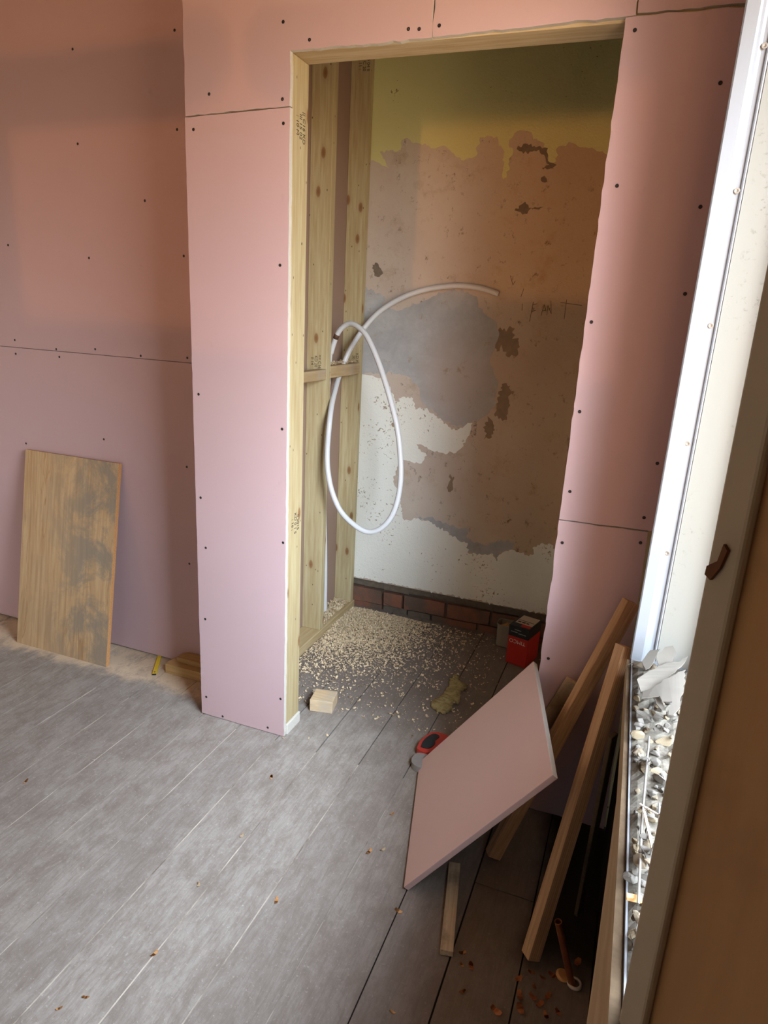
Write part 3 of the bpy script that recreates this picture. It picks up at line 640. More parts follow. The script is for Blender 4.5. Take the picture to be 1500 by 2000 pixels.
# timber facing plank under the sill, with a grimy top edge; its foot kicks out towards the camera
bm = new()
SECT = [(1.449, 0.0508, 0.0520), (1.20, 0.0545, 0.0545), (1.03, 0.0575, 0.0555), (0.81, 0.0592, 0.0490), (0.69, 0.0600, 0.0455), (0.59, 0.0608, 0.0415), (0.10, 0.066, 0.030)]
rows = []
for y_, xt, xb in SECT:
    rows.append([bm.verts.new((xb, y_, SZ-0.055)), bm.verts.new((xt, y_, SZ-0.002)), bm.verts.new((ex(y_)-0.0006, y_, SZ-0.004)), bm.verts.new((ex(y_)-0.0006, y_, SZ-0.055))])
for a, b in zip(rows[:-1], rows[1:]):
    for k in range(4):
        f = bm.faces.new([a[k], a[(k+1) % 4], b[(k+1) % 4], b[k]])
        if k == 1: f.material_index = 1
bm.faces.new(rows[0]); bm.faces.new(rows[-1])
tr = struct(mesh_obj('trim_1', bm, [M['plank'], M['ledge_dirt']]))

# ------------------------------------------------------------------ stud framing of the cupboard
XR = -1.19
stamp_font = None
def stamp(text, size, M4, parent, name='stamp', mat='ink', depth=0.0003):
    cu = bpy.data.curves.new('stamp', 'FONT'); cu.body = text; cu.size = size; cu.extrude = depth
    cu.align_x = 'CENTER'; cu.align_y = 'CENTER'; cu.space_line = 0.95
    t_ = bpy.data.objects.new('tmp', cu); C.objects.link(t_)
    bpy.context.view_layer.update()
    me = bpy.data.meshes.new_from_object(t_.evaluated_get(bpy.context.evaluated_depsgraph_get()))
    bpy.data.objects.remove(t_); me.materials.clear(); me.materials.append(M[mat]); me.transform(M4)
    o = bpy.data.objects.new(name, me); link(o, parent); return o
def basis(x, y, loc):
    x, y = Vector(x), Vector(y); z_ = x.cross(y)
    m = Matrix((x, y, z_)).transposed().to_4x4(); m.translation = loc; return m
def stud(name, label, a, mat='stud', cat='timber', bevel=0.002):
    bm = new(); box(bm, *a); o = mesh_obj(name, bm, M[mat], bevel=bevel); return tag(o, label, cat)
# each stud has its own piece of timber (texture space differs with its place)
jamb = stud('timber_stud', 'upright softwood stud forming the left jamb of the doorway, black stamps on it', (-1.012, -0.9735, YF+TB+0.0005, 1.870, 0.042, 2.0365))
mid = stud('timber_stud', 'bare softwood stud standing between the door jamb and the corner stud, coiled pipe beside it', (-1.279, XR, 2.477, 2.515, 0.0385, 2.449))
cor = stud('timber_stud', 'bare softwood stud against the old plaster back wall, in the corner of the cupboard', (-1.279, XR-0.004, 2.817, 2.855, 0.0385, 2.449))
head = stud('door_head', 'horizontal softwood head across the top of the doorway', (-1.012, 0.049, YF+TB+0.0005, 1.870, 2.0372, 2.0752), 'stud_x')
sole = stud('sole_plate', 'softwood plate lying on the floor under the cupboard studs, covered in shavings', (-1.279, XR+0.002, 1.872, 2.860, 0.0, 0.038), 'stud_y')
n1 = stud('noggin', 'short horizontal noggin between the door jamb and the next stud', (-1.23, XR, 1.872, 2.4765, 1.139, 1.179), 'noggin')
n2 = stud('noggin', 'short drilled noggin between the two inner studs, pipe passing through, shavings on top', (-1.235, XR, 2.5155, 2.8165, 1.142, 1.190), 'noggin')
pe = stud('plate_end', 'whitened end of the floor plate at the foot of the door jamb', (-1.012, -0.968, YF+TB+0.0005, 1.874, 0.0, 0.0415), 'gypsum', 'timber', 0.004)
# stamped grading marks (read sideways on the wood)
for zc, lines in ((1.876, '|| C16 KD\nIII 15 02\n: 10 M'), (0.748, 'II 2015\nKD 0 1 S\n: 16 :')):
    stamp(lines, 0.019, basis((0, 0, -1), (0, 1, 0), (-0.9732, 1.826, zc)), jamb)
stamp('== C16\nKD 20\nII 14', 0.017, basis((0, 0, -1), (1, 0, 0), (-1.238, 2.4767, 1.207)), mid)
stamp('KD 04 II\n16 C 20\nM 11 :', 0.018, basis((0, 0, -1), (1, 0, 0), (-1.222, 2.8167, 2.352)), cor)
stamp('KD 4\n20', 0.017, basis((0, 0, -1), (1, 0, 0), (-1.214, 2.8167, 1.212)), cor)

# ------------------------------------------------------------------ white plastic pipe coil
pp = spline(PIPE, 6)
pipe = thing('plastic_pipe', 'white plastic water pipe looped between the studs, its free end curving along the back wall', 'pipe', tuple(PIPE[0]))
bm = new(); tube(bm, pp, 0.0108, 14)
o = mesh_obj('hose', bm, M['white_pipe'], smooth=True); o.parent = pipe; o.matrix_parent_inverse = Matrix.Translation(-pipe.location)
k = min(range(len(pp)), key=lambda i: (pp[i]-Vector(PIPE[5])).length)
bm = new(); tube(bm, [pp[k-1], pp[k], pp[k+1]], 0.0113, 14)
o = mesh_obj('coupling_band', bm, M['pipe_mark'], smooth=True); o.parent = pipe; o.matrix_parent_inverse = Matrix.Translation(-pipe.location)
o['label'] = 'dark brown band'

# ------------------------------------------------------------------ chipboard panel leaning in the alcove
def local_obj(name, bm, mats, parent, loc, x, y, z_, **k):
    o = mesh_obj(name, bm, mats, None, **k)
    m = Matrix((Vector(x), Vector(y), Vector(z_))).transposed().to_4x4(); m.translation = loc
    o.matrix_world = m; return o
bl, tl = Vector((-2.306, 1.872, 0.0)), Vector((-2.306, 2.0095, 0.802))
H = (tl-bl).length; zz = (tl-bl).normalized(); xx = Vector((1, 0, 0)); yy = zz.cross(xx)
bm = new(); fs = box(bm, 0, 0.472, 0, 0.018, 0, H)
for f in fs: f.material_index = 1
fs[2].material_index = 0
o = local_obj('chipboard_panel', bm, [M['pine'], M['chipboard']], None, bl, xx, yy, zz, bevel=0.0008)
tag(o, 'pine-effect chipboard panel with grey smears leaning against the pink alcove wall', 'board')

# short yellow rule on the floor
ru = thing('folding_rule', 'short yellow rule section lying on the floor by the alcove wall', 'rule', (-1.668, 1.975, 0.0))
rd = Vector((-0.0826, 0.1394, 0)).normalized(); rq = Vector((-rd.y, rd.x, 0))
def rule_part(name, L0, L1, w, z0, z1, mat):
    bm = new(); box(bm, L0, L1, -w/2, w/2, z0, z1)
    o = mesh_obj(name, bm, M[mat], ru, bevel=0.0012); m = Matrix((rd, rq, Vector((0, 0, 1)))).transposed().to_4x4(); o.matrix_basis = m; return o
rule_part('slat', -0.079, 0.081, 0.0165, 0.0005, 0.0065, 'yellow')
rule_part('hinge_tip', -0.084, -0.079, 0.015, 0.0005, 0.006, 'black_rubber')
bm = new(); tube(bm, [(-0.068, 0, 0.006), (-0.068, 0, 0.0072)], 0.0038, 12); o = mesh_obj('rivet', bm, M['screw_steel'], ru); o.matrix_basis = Matrix((rd, rq, Vector((0, 0, 1)))).transposed().to_4x4()

# two offcuts at the foot of the alcove, behind the partition edge
def chamfer_block(name, x0, x1, y0, y1, z0, z1, cut, label):
    bm = new(); prism(bm, [(x0, y0, z0), (x1, y0, z0), (x1, y1, z0), (x0+cut, y1, z0), (x0, y1-cut*0.8, z0)], (0, 0, z1-z0))
    return tag(mesh_obj(name, bm, M['block_dark'], bevel=0.001), label, 'timber offcut')
chamfer_block('timber_offcut', -1.600, -1.335, 1.940, 2.022, 0.0, 0.040, 0.035, 'timber offcut on the alcove floor half hidden behind the partition edge, lower of two')
chamfer_block('timber_offcut', -1.570, -1.332, 1.972, 2.025, 0.0402, 0.060, 0.02, 'thinner timber offcut stacked on another at the foot of the alcove wall')

# ------------------------------------------------------------------ leaning pieces by the window
A_, B_, W_ = Vector(OFF_A), Vector(OFF_B), Vector(OFF_W)
e_ = (A_-B_).normalized(); nrm = e_.cross(W_).normalized()
if nrm.z < 0: nrm = -nrm
up = Vector((0, 0, 0.0125*abs(nrm.z)))
bm = new()
ol = [A_, B_, B_+W_, A_+W_]
th = -nrm*0.0145
low = min((p+th).z for p in ol); lift = Vector((0, 0, -min(0, low)))
a = [bm.verts.new(p+lift) for p in ol]; b = [bm.verts.new(p+th+lift) for p in ol]
f = bm.faces.new(a); f.material_index = 0
f = bm.faces.new(list(reversed(b))); f.material_index = 2
for i, mi in zip(range(4), (1, 0, 1, 1)):
    f = bm.faces.new([a[i], a[(i+1) % 4], b[(i+1) % 4], b[i]]); f.material_index = mi
o = mesh_obj('plasterboard_offcut', bm, [M['pink_lit'], M['gypsum'], M['brown_paper']], bevel=0.0012)
tag(o, 'pink plasterboard offcut propped up on edge against the leaning battens', 'plasterboard')

TO_CAM = (0.0, -0.75, 0.66)
tag(beam('timber_batten', T1A, T1B, 0.030, 0.036, M['batten'], toward=TO_CAM, roll=math.radians(38)),
    'long pale batten leaning into the corner by the window, passing behind the pink offcut', 'batten')
tag(beam('timber_batten', T2A, T2B, 0.034, 0.030, M['laminated'], toward=TO_CAM, roll=math.radians(38)),
    'plywood batten in front, nearest the copper pipe, leaning on the window ledge', 'batten')
tag(beam('timber_batten', T3A, T3B, 0.014, 0.036, M['batten_dirty'], toward=TO_CAM, roll=math.radians(18)),
    'short batten with black stains sticking up behind the pink offcut', 'batten')
tag(beam('timber_batten', (-0.286, 1.455, 0.0085), (-0.2335, 1.195, 0.0085), 0.016, 0.030, M['batten_dirty'], toward=(0, 0, 1)),
    'short thin strip of wood lying flat on the floor under the pink offcut', 'batten')
tag(beam('timber_batten', (0.035, 1.42, 0.02), (0.043, 1.30, 0.60), 0.010, 0.022, M['ledge_dirt'], toward=TO_CAM, roll=math.radians(60)),
    'dark thin strip standing in the shadow against the ledge behind the front batten', 'batten')

# copper pipe stub through the floor
cpx = thing('copper_pipe', 'bare copper pipe stub rising through the dark floor under the window', 'pipe', (0.047, 1.243, 0))
base_, top_ = Vector((0, 0, -0.02)), Vector((-0.0535, -0.02, 0.172))
bm = new()
ax = (top_-base_).normalized()
outer = tube(bm, [base_, top_], 0.0078, 18, cap=False); inner = tube(bm, [base_, top_], 0.0066, 18, cap=False)
for k in range(18): bm.faces.new([outer[1][k], outer[1][(k+1) % 18], inner[1][(k+1) % 18], inner[1][k]])
mesh_obj('tube', bm, M['copper'], cpx, smooth=False)
bm = new()
pr = [(0.0105, 0.0), (0.0165, 0.0), (0.0165, 0.004), (0.0135, 0.006), (0.0105, 0.005)]
rg = [[bm.verts.new((r_*math.cos(2*math.pi*k/24), r_*math.sin(2*math.pi*k/24), z_+0.0005)) for r_, z_ in pr] for k in range(24)]
for k in range(24):
    for j in range(5): bm.faces.new([rg[k][j], rg[(k+1) % 24][j], rg[(k+1) % 24][(j+1) % 5], rg[k][(j+1) % 5]])
o = mesh_obj('collar', bm, M['white_collar'], cpx, smooth=True); o['label'] = 'pale ring collar at the floor'
bm = new(); tube(bm, [(0, 0, 0.0005), (0, 0, 0.003), (0.0005, 0, 0.0045)], [0.016, 0.016, 0.012], 20)
o = mesh_obj('copper_disc', bm, M['chip_orange'], smooth=False); o.location = (0.021, 1.253, 0)
tag(o, 'round orange disc on the floor beside the copper pipe', 'disc')

# ------------------------------------------------------------------ things on the floor
bm = new(); prism(bm, [(-0.968, 1.946, 0), (-0.885, 1.963, 0), (-0.900, 2.040, 0), (-0.981, 2.024, 0)], (0, 0, 0.047))
tag(mesh_obj('wood_block', bm, M['block'], bevel=0.002), 'small pale wooden block on the floor just inside the doorway', 'timber offcut')

# scrap of yellow mineral wool
bm = new(); o2 = jag(WOOL, 0.006, 0.003, 4)
prism(bm, [(x_, y_, 0.001) for x_, y_ in o2], (0, 0, 0.012))
bmesh.ops.triangulate(bm, faces=bm.faces); bmesh.ops.subdivide_edges(bm, edges=[e for e in bm.edges if e.calc_length() > 0.012], cuts=2, use_grid_fill=True)
for v in bm.verts:
    if v.co.z > 0.006: v.co.z += 0.006*noise.noise(v.co*55) + 0.004*noise.noise(v.co*160)
    v.co.x += 0.002*noise.noise(v.co*90)
tag(mesh_obj('insulation_scrap', bm, M['wool'], smooth=True), 'torn scrap of yellow-green mineral wool on the cupboard floor', 'insulation')

# red and black screw box
bx = thing('screw_box', 'tall red and black card box of screws in the back right corner of the cupboard', 'box', (-0.386, 2.641, 0))
fx = Vector((0.0868, -0.0226, 0)); Wb = fx.length; fx.normalize(); fy = Vector((0.021, 0.136, 0)).normalized(); fy = Vector((-fx.y, fx.x, 0)); 
BM = Matrix((fx, fy, Vector((0, 0, 1)))).transposed().to_4x4()
def bxp(name, a, mat, bev=0.0012):
    bm = new(); box(bm, *a); o = mesh_obj(name, bm, M[mat], bx, bevel=bev); o.matrix_basis = BM; return o
D = 0.128
bxp('carton', (0, Wb, 0, D, 0.0, 0.127), 'box_red')
o = bxp('lid_band', (-0.0004, Wb+0.0004, -0.0004, D+0.0004, 0.127, 0.176), 'box_black'); o['label'] = 'black upper band'
o = bxp('top_label', (0.010, Wb-0.004, 0.035, D-0.006, 0.1758, 0.1768), 'box_label', 0); o['label'] = 'cream printed label'
bxp('red_tab', (0.045, Wb-0.004, 0.010, 0.034, 0.1758, 0.1766), 'box_red', 0)
for i, (a, b, c_, d_) in enumerate(((0.016, 0.03, 0.046, 0.056), (0.034, 0.05, 0.046, 0.056), (0.054, 0.066, 0.046, 0.056), (0.012, Wb-0.008, 0.066, 0.070))):
    bxp('print_line', (a, b, c_, d_, 0.1767, 0.1772), 'box_black', 0)
for a, b, z_ in ((0.026, 0.055, 0.158), (0.010, 0.040, 0.147), (0.044, 0.078, 0.144)):
    bxp('print_line', (a, b, -0.0010, -0.0004, z_, z_+0.0035), 'grey_dust', 0)
o = stamp('TIMCO', 0.0235, BM @ basis((-1, 0, 0), (0, 0, -1), (Wb/2-0.002, -0.0003, 0.107)), bx, 'printed_name', 'box_ink')
# translucent tub behind it
tb = thing('plastic_tub', 'small cloudy plastic tub standing behind the red and black box', 'tub', (-0.418, 2.80, 0))
bm = new(); pts_ = []
for k in range(28):
    an = 2*math.pi*k/28; c_, s_ = math.cos(an), math.sin(an)
    q = (abs(c_)**4 + abs(s_)**4)**-0.25; pts_.append((0.042*c_*q, 0.036*s_*q))
prev = None
for sc_, z_ in ((0.90, 0), (0.95, 0.003), (1.0, 0.10), (1.05, 0.101), (1.05, 0.106), (0.97, 0.106), (0.90, 0.008)):
    ring = [bm.verts.new((x_*sc_, y_*sc_, z_)) for x_, y_ in pts_]
    if prev:
        for k in range(28): bm.faces.new([prev[k], prev[(k+1) % 28], ring[(k+1) % 28], ring[k]])
    else: bm.faces.new(ring)
    prev = ring
bm.faces.new(prev); mesh_obj('tub_body', bm, M['tub'], tb)
bm = new()
for q in range(26):
    an, r_ = random.uniform(0, 6.28), 0.026*math.sqrt(random.random()); d_ = Vector((random.uniform(-1, 1), random.uniform(-1, 1), random.uniform(-.3, .3))).normalized()*0.014
    p_ = Vector((r_*math.cos(an), r_*0.8*math.sin(an), random.uniform(0.07, 0.10))); tube(bm, [p_-d_, p_+d_], 0.0022, 5)
o = mesh_obj('screw_heap', bm, M['chip_orange'], tb); o['kind'] = 'stuff'

# red hand tool and grey pad half hidden by the offcut
hs = thing('hand_saw', 'red tool handle with black grip poking out from under the pink offcut', 'tool', (-0.490, 1.93, 0))
def rounded(pts, n=5): return [(p.x, p.y) for p in spline([(x_, y_, 0) for x_, y_ in list(pts)+[pts[0]]], n)[:-1]]
outl = rounded([(-0.040, -0.062), (-0.043, -0.020), (-0.030, 0.030), (-0.012, 0.052), (0.020, 0.054), (0.048, 0.040), (0.045, -0.010), (0.020, -0.050), (-0.010, -0.072)])
inl = rounded([(-0.030, -0.052), (-0.032, -0.018), (-0.022, 0.020), (-0.008, 0.036), (0.010, 0.030), (0.004, 0.002), (0.008, -0.020), (-0.004, -0.050)])
bm = new(); prism(bm, [(x_, y_, 0.004) for x_, y_ in outl], (0, 0, 0.022)); mesh_obj('handle', bm, M['tool_red'], hs, bevel=0.004)
bm = new(); prism(bm, [(x_, y_, 0.003) for x_, y_ in inl], (0, 0, 0.027)); mesh_obj('grip', bm, M['black_rubber'], hs, bevel=0.004)
bm = new(); prism(bm, [(0.040, 0.03, 0.012), (0.040, -0.02, 0.012), (0.075, -0.01, 0.012), (0.075, 0.05, 0.012)], (0, 0, 0.0015)); mesh_obj('blade', bm, M['steel'], hs)
gp = [( -0.031, 0.006), (-0.024, 0.036), (0.004, 0.044), (0.034, 0.030), (0.036, -0.022), (0.004, -0.030), (-0.022, -0.018)]
bm = new(); prism(bm, [(x_, y_, 0) for x_, y_ in rounded(gp)], (0, 0, 0.022))
o = mesh_obj('grey_pad', bm, M['grey_dust'], bevel=0.006, smooth=False); o.location = (-0.500, 1.812, 0)
tag(o, 'rounded dusty grey pad on the floor at the edge of the pink offcut', 'pad')

# wood chips
def chip_mesh(name, mat, L, W, curl, seed):
    r = random.Random(seed); bm = new(); n = 6; rows = []
    for i in range(n+1):
        u = i/n-0.5; wv = W*(0.35+0.65*math.cos(u*2.4))*(1+r.uniform(-.25, .25)); z_ = curl*(u*u*4)*L*0.35 + 0.0012
        x_ = u*L; rows.append([bm.verts.new((x_, -wv/2, z_)), bm.verts.new((x_, wv/2, z_+r.uniform(0, .15)*W))])
    for a, b in zip(rows[:-1], rows[1:]): bm.faces.new([a[0], a[1], b[1], b[0]])
    bmesh.ops.solidify(bm, geom=list(bm.faces), thickness=0.0012)
    bmesh.ops.recalc_face_normals(bm, faces=bm.faces)
    lo = min(v.co.z for v in bm.verts)
    for v in bm.verts: v.co.z -= lo
    me = bpy.data.meshes.new(name); bm.to_mesh(me); bm.free(); me.materials.append(mat); return me
chA = [chip_mesh('wood_chip', M['chip_orange'], 0.022, 0.009, 0.5, s_) for s_ in range(3)]
chP = [chip_mesh('wood_chip', M['shaving'], 0.018, 0.009, 0.7, s_) for s_ in range(4)]
chR = [chip_mesh('wood_chip', M['chip_red'], 0.024, 0.013, 0.4, s_+9) for s_ in range(4)]
def scatter(pts, meshes, name, label, cat, group, smin, smax, seed):
    r = random.Random(seed)
    for i, (x_, y_) in enumerate(pts):
        o = bpy.data.objects.new(name, meshes[r.randrange(len(meshes))]); link(o)
        o.location = (x_, y_, 0.0003); o.rotation_euler = (0, 0, r.uniform(0, 6.28)); s_ = r.uniform(smin, smax); o.scale = (s_, s_, s_)
        tag(o, label, cat, group)
pale = (1, 2, 14, 15, 16, 17); 
scatter([p for i, p in enumerate(CHIPS) if i not in pale], chA, 'wood_chip', 'small orange wood chip lying loose on the open grey floor', 'wood chip', 'loose chips on the open floor', 0.55, 1.0, 4)
scatter([p for i, p in enumerate(CHIPS) if i in pale], chP, 'wood_chip', 'small pale chip lying loose on the open grey floor', 'wood chip', 'pale chips on the open floor', 0.5, 0.9, 5)
scatter(DARKCHIPS, chR, 'wood_chip', 'reddish wood chip in the dark corner near the copper pipe', 'wood chip', 'reddish chips by the copper pipe', 0.5, 1.1, 6)
scatter(NICHECHIPS, chP, 'wood_chip', 'pale wood chip scattered on the cupboard floor beyond the shavings', 'wood chip', 'pale chips on the cupboard floor', 0.6, 1.15, 7)

# drift of fine shavings: nobody could count it
bm = new(); r = random.Random(21)
def shave(x_, y_, z_, s_):
    M4 = Matrix.Translation((x_, y_, z_)) @ Matrix.Rotation(r.uniform(0, 6.28), 4, 'Z') @ Matrix.Rotation(r.uniform(-.7, .7), 4, 'X') @ Matrix.Rotation(r.uniform(-.5, .5), 4, 'Y')
    L, w_, cz = s_, s_*r.uniform(.3, .6), s_*r.uniform(.1, .4)
    v = [bm.verts.new(M4 @ Vector(p)) for p in ((-L/2, -w_/2, cz), (-L/2, w_/2, cz*.8), (0, -w_/2, 0), (0, w_/2, 0), (L/2, -w_/2, cz), (L/2, w_/2, cz*.7))]
    bm.faces.new([v[0], v[1], v[3], v[2]]); bm.faces.new([v[2], v[3], v[5], v[4]])
for i in range(26000):
    # thickest along the plate and the back corner, thinning towards the door
    q_ = 1.0 if r.random() < 0.6 else 1.55; x_ = -1.184 + abs(r.gauss(0, 0.17*q_)); y_ = 2.845 - abs(r.gauss(0, 0.21*q_))
    if r.random() < 0.05: x_ = -1.18 + r.random()*0.75; y_ = 1.98 + r.random()*0.85
    if x_ > -0.2 or y_ < 1.95: continue
    d_ = math.hypot((x_+1.10)/0.26, (y_-2.70)/0.24)
    shave(x_, y_, 0.003 + (r.random()*0.016*max(0, 1-d_)), 0.0025 + 0.011*r.random()**2.2)
tag(mesh_obj('wood_shavings', bm, M['shaving'], recalc=False), 'drift of fine pale wood shavings spread over the cupboard floor', 'shavings', kind='stuff')
bm = new()
for i in range(2200):
    x_ = r.uniform(-1.277, -1.20); y_ = r.uniform(2.52, 2.81)
    if noise.noise(Vector((x_*20, y_*20, 3))) < -0.25: continue
    shave(x_, y_, 0.041 + r.random()*0.02*max(0, 1-abs(x_+1.245)/0.05), r.uniform(0.004, 0.011))
tag(mesh_obj('wood_shavings', bm, M['shaving'], recalc=False), 'small heap of pale shavings on the floor plate behind the middle stud', 'shavings', kind='stuff')
bm = new()
for i in range(190):
    shave(r.uniform(-1.233, -1.193), r.uniform(2.53, 2.80), 1.193+r.random()*0.010, r.uniform(0.004, 0.010))
tag(mesh_obj('wood_shavings', bm, M['shaving'], recalc=False), 'pale shavings caught on top of the drilled noggin', 'shavings', kind='stuff')

# ------------------------------------------------------------------ rubble on the sill
r = random.Random(5)
def rock_mesh(name, mat, seed, n=13):
    q = random.Random(seed); bm = new()
    for i in range(n):
        d_ = Vector((q.gauss(0, 1), q.gauss(0, 1), q.gauss(0, 1))).normalized()*q.uniform(0.75, 1.0)
        bm.verts.new((d_.x*0.5, d_.y*0.40, d_.z*0.32))
    g = bmesh.ops.convex_hull(bm, input=list(bm.verts))
    bmesh.ops.delete(bm, geom=[v for v in bm.verts if not v.link_faces], context='VERTS')
    bmesh.ops.bevel(bm, geom=list(bm.edges), offset=0.035, segments=1, affect='EDGES', profile=0.5)
    bmesh.ops.recalc_face_normals(bm, faces=bm.faces)
    me = bpy.data.meshes.new(name); bm.to_mesh(me); bm.free(); me.materials.append(mat); return me
rocks = {k_: [rock_mesh('mortar_lump', M[k_], s_*7+len(k_)) for s_ in range(5)] for k_ in ('rock_grey', 'rock_cream', 'rock_tan')}
LBL = {'rock_grey': ('small grey mortar lump in the rubble on the window sill', 'grey lumps on the sill'),
       'rock_cream': ('small cream mortar lump in the rubble on the window sill', 'cream lumps on the sill'),
       'rock_tan': ('small tan mortar lump in the rubble on the window sill', 'tan lumps on the sill')}
placed = []
def put_rock(k_, x_, y_, s_, label=None):
    z_ = SZ + 0.004 + s_*0.24
    for (a, b, c_, t_) in placed:
        d_ = math.hypot(a-x_, b-y_)
        if d_ < (s_+t_)*0.34: z_ = max(z_, c_ + t_*0.17 + s_*0.14)
    z_ = min(z_, SZ+0.046)
    placed.append((x_, y_, z_, s_))
    o = bpy.data.objects.new('mortar_lump', rocks[k_][r.randrange(5)]); link(o)
    o.location = (x_, y_, z_); o.scale = (s_, s_, s_); o.rotation_euler = (r.uniform(-.5, .5), r.uniform(-.5, .5), r.uniform(0, 6.28))
    if label: tag(o, label, 'rubble')
    else: tag(o, LBL[k_][0], 'rubble', LBL[k_][1])
# the lumps that stand out
put_rock('rock_cream', 0.084, 0.837, 0.040, 'largest cream mortar lump on the sill, bridging the grey rail')
put_rock('rock_cream', 0.0765, 1.130, 0.038, 'cream mortar lump at the inner edge of the sill before the flat grey one')
put_rock('rock_grey', 0.086, 1.190, 0.046, 'broad flat grey mortar lump on the sill in front of the plaster flakes')
put_rock('rock_cream', 0.090, 1.043, 0.033, 'cream mortar lump lying over the grey rail midway along the sill')
put_rock('rock_grey', 0.1145, 1.020, 0.042, 'rounded dark grey lump on the sill against the plywood sheet')
put_rock('rock_grey', 0.0765, 0.790, 0.030, 'flat oval grey lump at the inner edge of the sill below the largest cream one')
put_rock('rock_cream', 0.0835, 0.705, 0.032, 'nearest large cream lump on the sill beside the orange splinter of wood')
put_rock('rock_cream', 0.122, 1.132, 0.038, 'long cream lump on the sill against the plywood sheet near the flakes')
put_rock('rock_tan', 0.0735, 1.405, 0.032, 'tan lump in the far inner corner of the sill beneath the white jamb')
n_ = 0
while n_ < 170:
    y_ = r.uniform(0.60, 1.425); lo_ = ex(y_)+0.008; hi_ = 0.026 + 0.118*y_
    if hi_ - lo_ < 0.004: hi_ = lo_ + 0.01
    x_ = r.uniform(lo_, min(hi_, 0.21))
    s_ = r.choice((r.uniform(.009, .016), r.uniform(.012, .021), r.uniform(.017, .030)))
    if x_ - s_*0.5 < ex(y_)-0.001: x_ = ex(y_) + s_*0.52
    if y_ + s_ > 1.435: continue
    if y_ < 0.66 and s_ > 0.018: continue
    if x_ > hi_+0.008 and y_ < 0.67: continue
    put_rock(r.choice(('rock_grey', 'rock_grey', 'rock_tan', 'rock_cream')), x_, y_, s_); n_ += 1
# bed of grit under the lumps
bm = new(); NX, NY = 14, 70; gridv = []
for j in range(NY+1):
    y_ = 0.598 + (1.445-0.598)*j/NY; row = []
    for i in range(NX+1):
        x_ = ex(y_)+0.004 + (0.208-ex(y_)-0.004)*i/NX
        h_ = 0.004 + 0.008*abs(noise.noise(Vector((x_*40, y_*40, 1)))) + 0.004*noise.noise(Vector((x_*120, y_*120, 2)))
        if i in (0, NX) or j in (0, NY): h_ = 0.0002
        h_ *= min(1, (j+1)/14)
        row.append(bm.verts.new((x_, y_, SZ+0.0003+max(0, h_))))
    gridv.append(row)
for j in range(NY):
    for i in range(NX): bm.faces.new([gridv[j][i], gridv[j][i+1], gridv[j+1][i+1], gridv[j+1][i]])
tag(mesh_obj('grit', bm, M['grit'], smooth=False), 'grey grit and dust covering the window sill under the lumps', 'grit', kind='stuff')

# curled plaster flakes at the far end
def flake(pts, zf, thick, label, seed, curl=0.25):
    P = [Vector((x_, y_, zf(x_, y_))) for x_, y_ in jag(pts, 0.012, 0.0015, seed)]
    bm = new(); prism(bm, P, (0, 0, thick))
    bmesh.ops.triangulate(bm, faces=bm.faces)
    return tag(mesh_obj('plaster_flake', bm, M['flake']), label, 'flake')
F1 = [(0.0718, 1.24), (0.0669, 1.2584), (0.0827, 1.2877), (0.1207, 1.3457), (0.1459, 1.3567), (0.1615, 1.3894), (0.1556, 1.363), (0.1138, 1.2709), (0.0944, 1.2383), (0.0754, 1.2278)]
F2 = [(0.0749, 1.3434), (0.0892, 1.3853), (0.1066, 1.3862), (0.1015, 1.3626), (0.0895, 1.3188), (0.0824, 1.3125)]
F3 = [(0.1016, 1.3656), (0.1165, 1.3958), (0.1315, 1.4049), (0.1384, 1.3869), (0.1316, 1.3569), (0.111, 1.338), (0.1026, 1.3253)]
F4 = [(0.0777, 1.2201), (0.0944, 1.2258), (0.1126, 1.2625), (0.1287, 1.2808), (0.1541, 1.3228), (0.1495, 1.2626), (0.1387, 1.1675), (0.1276, 1.1383), (0.1194, 1.1365), (0.126, 1.1816), (0.1095, 1.1805), (0.1064, 1.1977), (0.0868, 1.1953), (0.077, 1.1954)]
F5 = [(0.0949, 1.2078), (0.1048, 1.215), (0.1173, 1.1723), (0.1109, 1.1693), (0.1025, 1.1833)]
flake(F1, lambda x_, y_: SZ+0.052+0.10*(x_-0.07)-2.5*(y_-1.28-1.2*(x_-0.07))**2, 0.0018, 'largest curled plaster flake lying across the far end of the sill', 3)
flake(F2, lambda x_, y_: SZ+0.046+0.30*(x_-0.075)+0.10*(y_-1.31), 0.0018, 'narrow upright plaster flake against the white jamb', 4)
flake(F3, lambda x_, y_: SZ+0.050+0.25*(y_-1.33), 0.0018, 'rounded plaster flake at the foot of the cream reveal', 5)
flake(F4, lambda x_, y_: SZ+0.058+0.08*(x_-0.08)-4.0*(x_-0.125)**2, 0.0018, 'forked pale plaster flake beside the plywood sheet', 6)
flake(F5, lambda x_, y_: SZ+0.048+0.1*(y_-1.17), 0.0016, 'small pointed plaster flake sticking out below the forked one', 7)

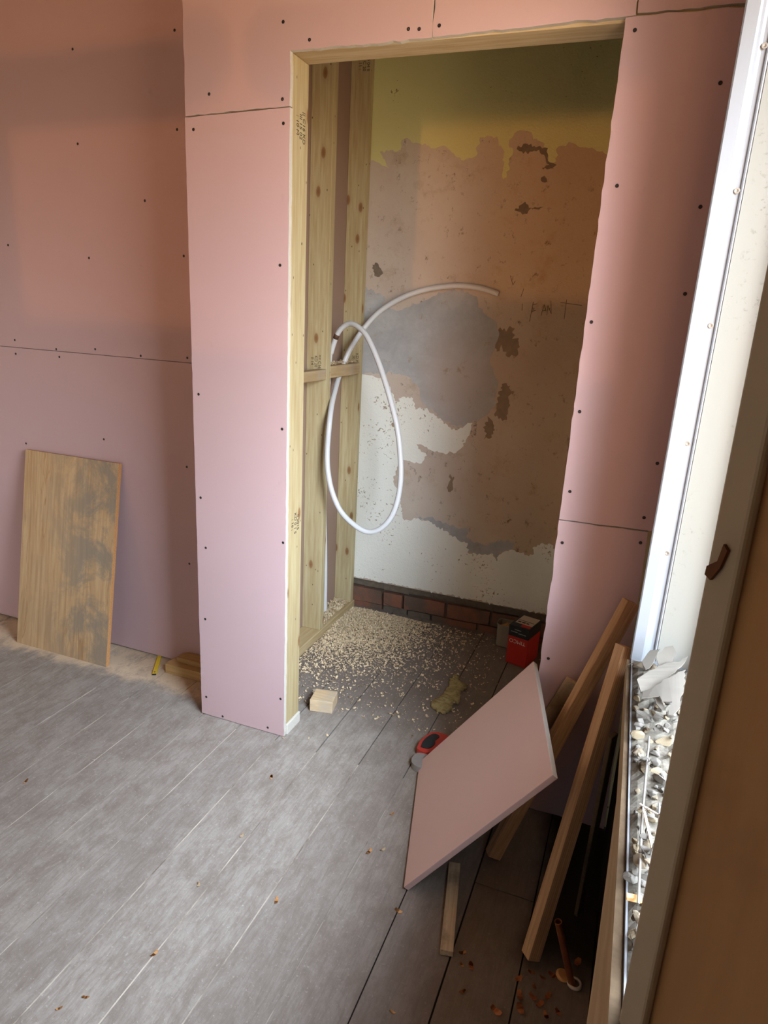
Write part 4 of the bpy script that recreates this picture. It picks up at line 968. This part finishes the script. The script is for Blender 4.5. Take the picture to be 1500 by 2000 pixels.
# rails, screw, splinters
def rod(name, pts, rad, mat, label, cat, seg=8):
    bm = new(); tube(bm, pts, rad, seg); return tag(mesh_obj(name, bm, M[mat], smooth=True), label, cat)
rod('steel_rail', [(0.0934, 1.105, SZ+0.030), (0.0850, 0.886, SZ+0.030), (0.0832, 0.730, SZ+0.030)], 0.0017, 'steel', 'long thin grey rail lying along the sill among the lumps', 'rail')
rod('steel_rail', [(0.1080, 0.930, SZ+0.031), (0.1075, 0.854, SZ+0.030), (0.1042, 0.711, SZ+0.028)], 0.0017, 'steel', 'shorter grey rail beside the plywood sheet on the sill', 'rail')
sp0, sp1 = Vector((0.0799, 0.905, SZ+0.040)), Vector((0.1061, 0.8919, SZ+0.040))
sw = thing('long_screw', 'dark threaded screw lying across the rubble on the sill', 'screw', tuple(sp0))
bm = new(); n = 34; d_ = (sp1-sp0)
tube(bm, [d_*(i/n) for i in range(n+1)], [0.0019 if i % 2 else 0.0011 for i in range(n+1)], 8); mesh_obj('shank', bm, M['screw_steel'], sw)
bm = new(); tube(bm, [d_*0.98, d_*1.05], [0.0019, 0.0036], 10); mesh_obj('head', bm, M['screw_steel'], sw)
tag(beam('wood_splinter', (0.087, 0.8975, SZ+0.035), (0.0988, 0.8239, SZ+0.035), 0.0035, 0.0035, M['shaving'], bevel=0), 'long pale wood splinter on the sill between the two rails', 'splinter')
tag(beam('wood_splinter', (0.0700, 0.7434, SZ+0.022), (0.0880, 0.7442, SZ+0.024), 0.0075, 0.006, M['chip_orange'], bevel=0.001), 'short orange splinter of wood across the inner edge of the sill', 'splinter')

# ------------------------------------------------------------------ plywood sheet standing on the sill at the right edge
pd = Vector((0.60, -0.80, 0)).normalized(); pn = Vector((pd.y, -pd.x, 0))          # along, and towards the room
if pn.x > 0: pn = -pn
p0 = Vector((0.0745, 0.597, SZ+0.001))
sh = thing('plywood_sheet', 'large brown plywood sheet standing on the sill at the right, pale batten down its side', 'board', tuple(p0))
PM = Matrix((pd, -pn, Vector((0, 0, 1)))).transposed().to_4x4()
def pl(name, a, mat, bev=0.001):
    bm = new(); box(bm, *a); o = mesh_obj(name, bm, M[mat], sh, bevel=bev); o.matrix_basis = PM; return o
pl('panel', (0.0, 0.535, 0.004, 0.020, 0.0, 1.43), 'ply')
o = pl('edge_batten', (0.0, 0.032, -0.006, 0.0038, 0.0, 1.43), 'ply_edge', 0.003); o['label'] = 'pale weathered edge batten'
bm = new()
prism(bm, [(0.0030, -0.0065, 0.501), (0.0096, -0.0065, 0.4985), (0.0175, -0.0065, 0.512), (0.0215, -0.0065, 0.528), (0.0165, -0.0065, 0.532), (0.0135, -0.0065, 0.5165), (0.0035, -0.0065, 0.5085)], (0, -0.003, 0))
o = mesh_obj('bracket', bm, M['rust'], sh); o.matrix_basis = PM; o['label'] = 'rusty bent bracket'
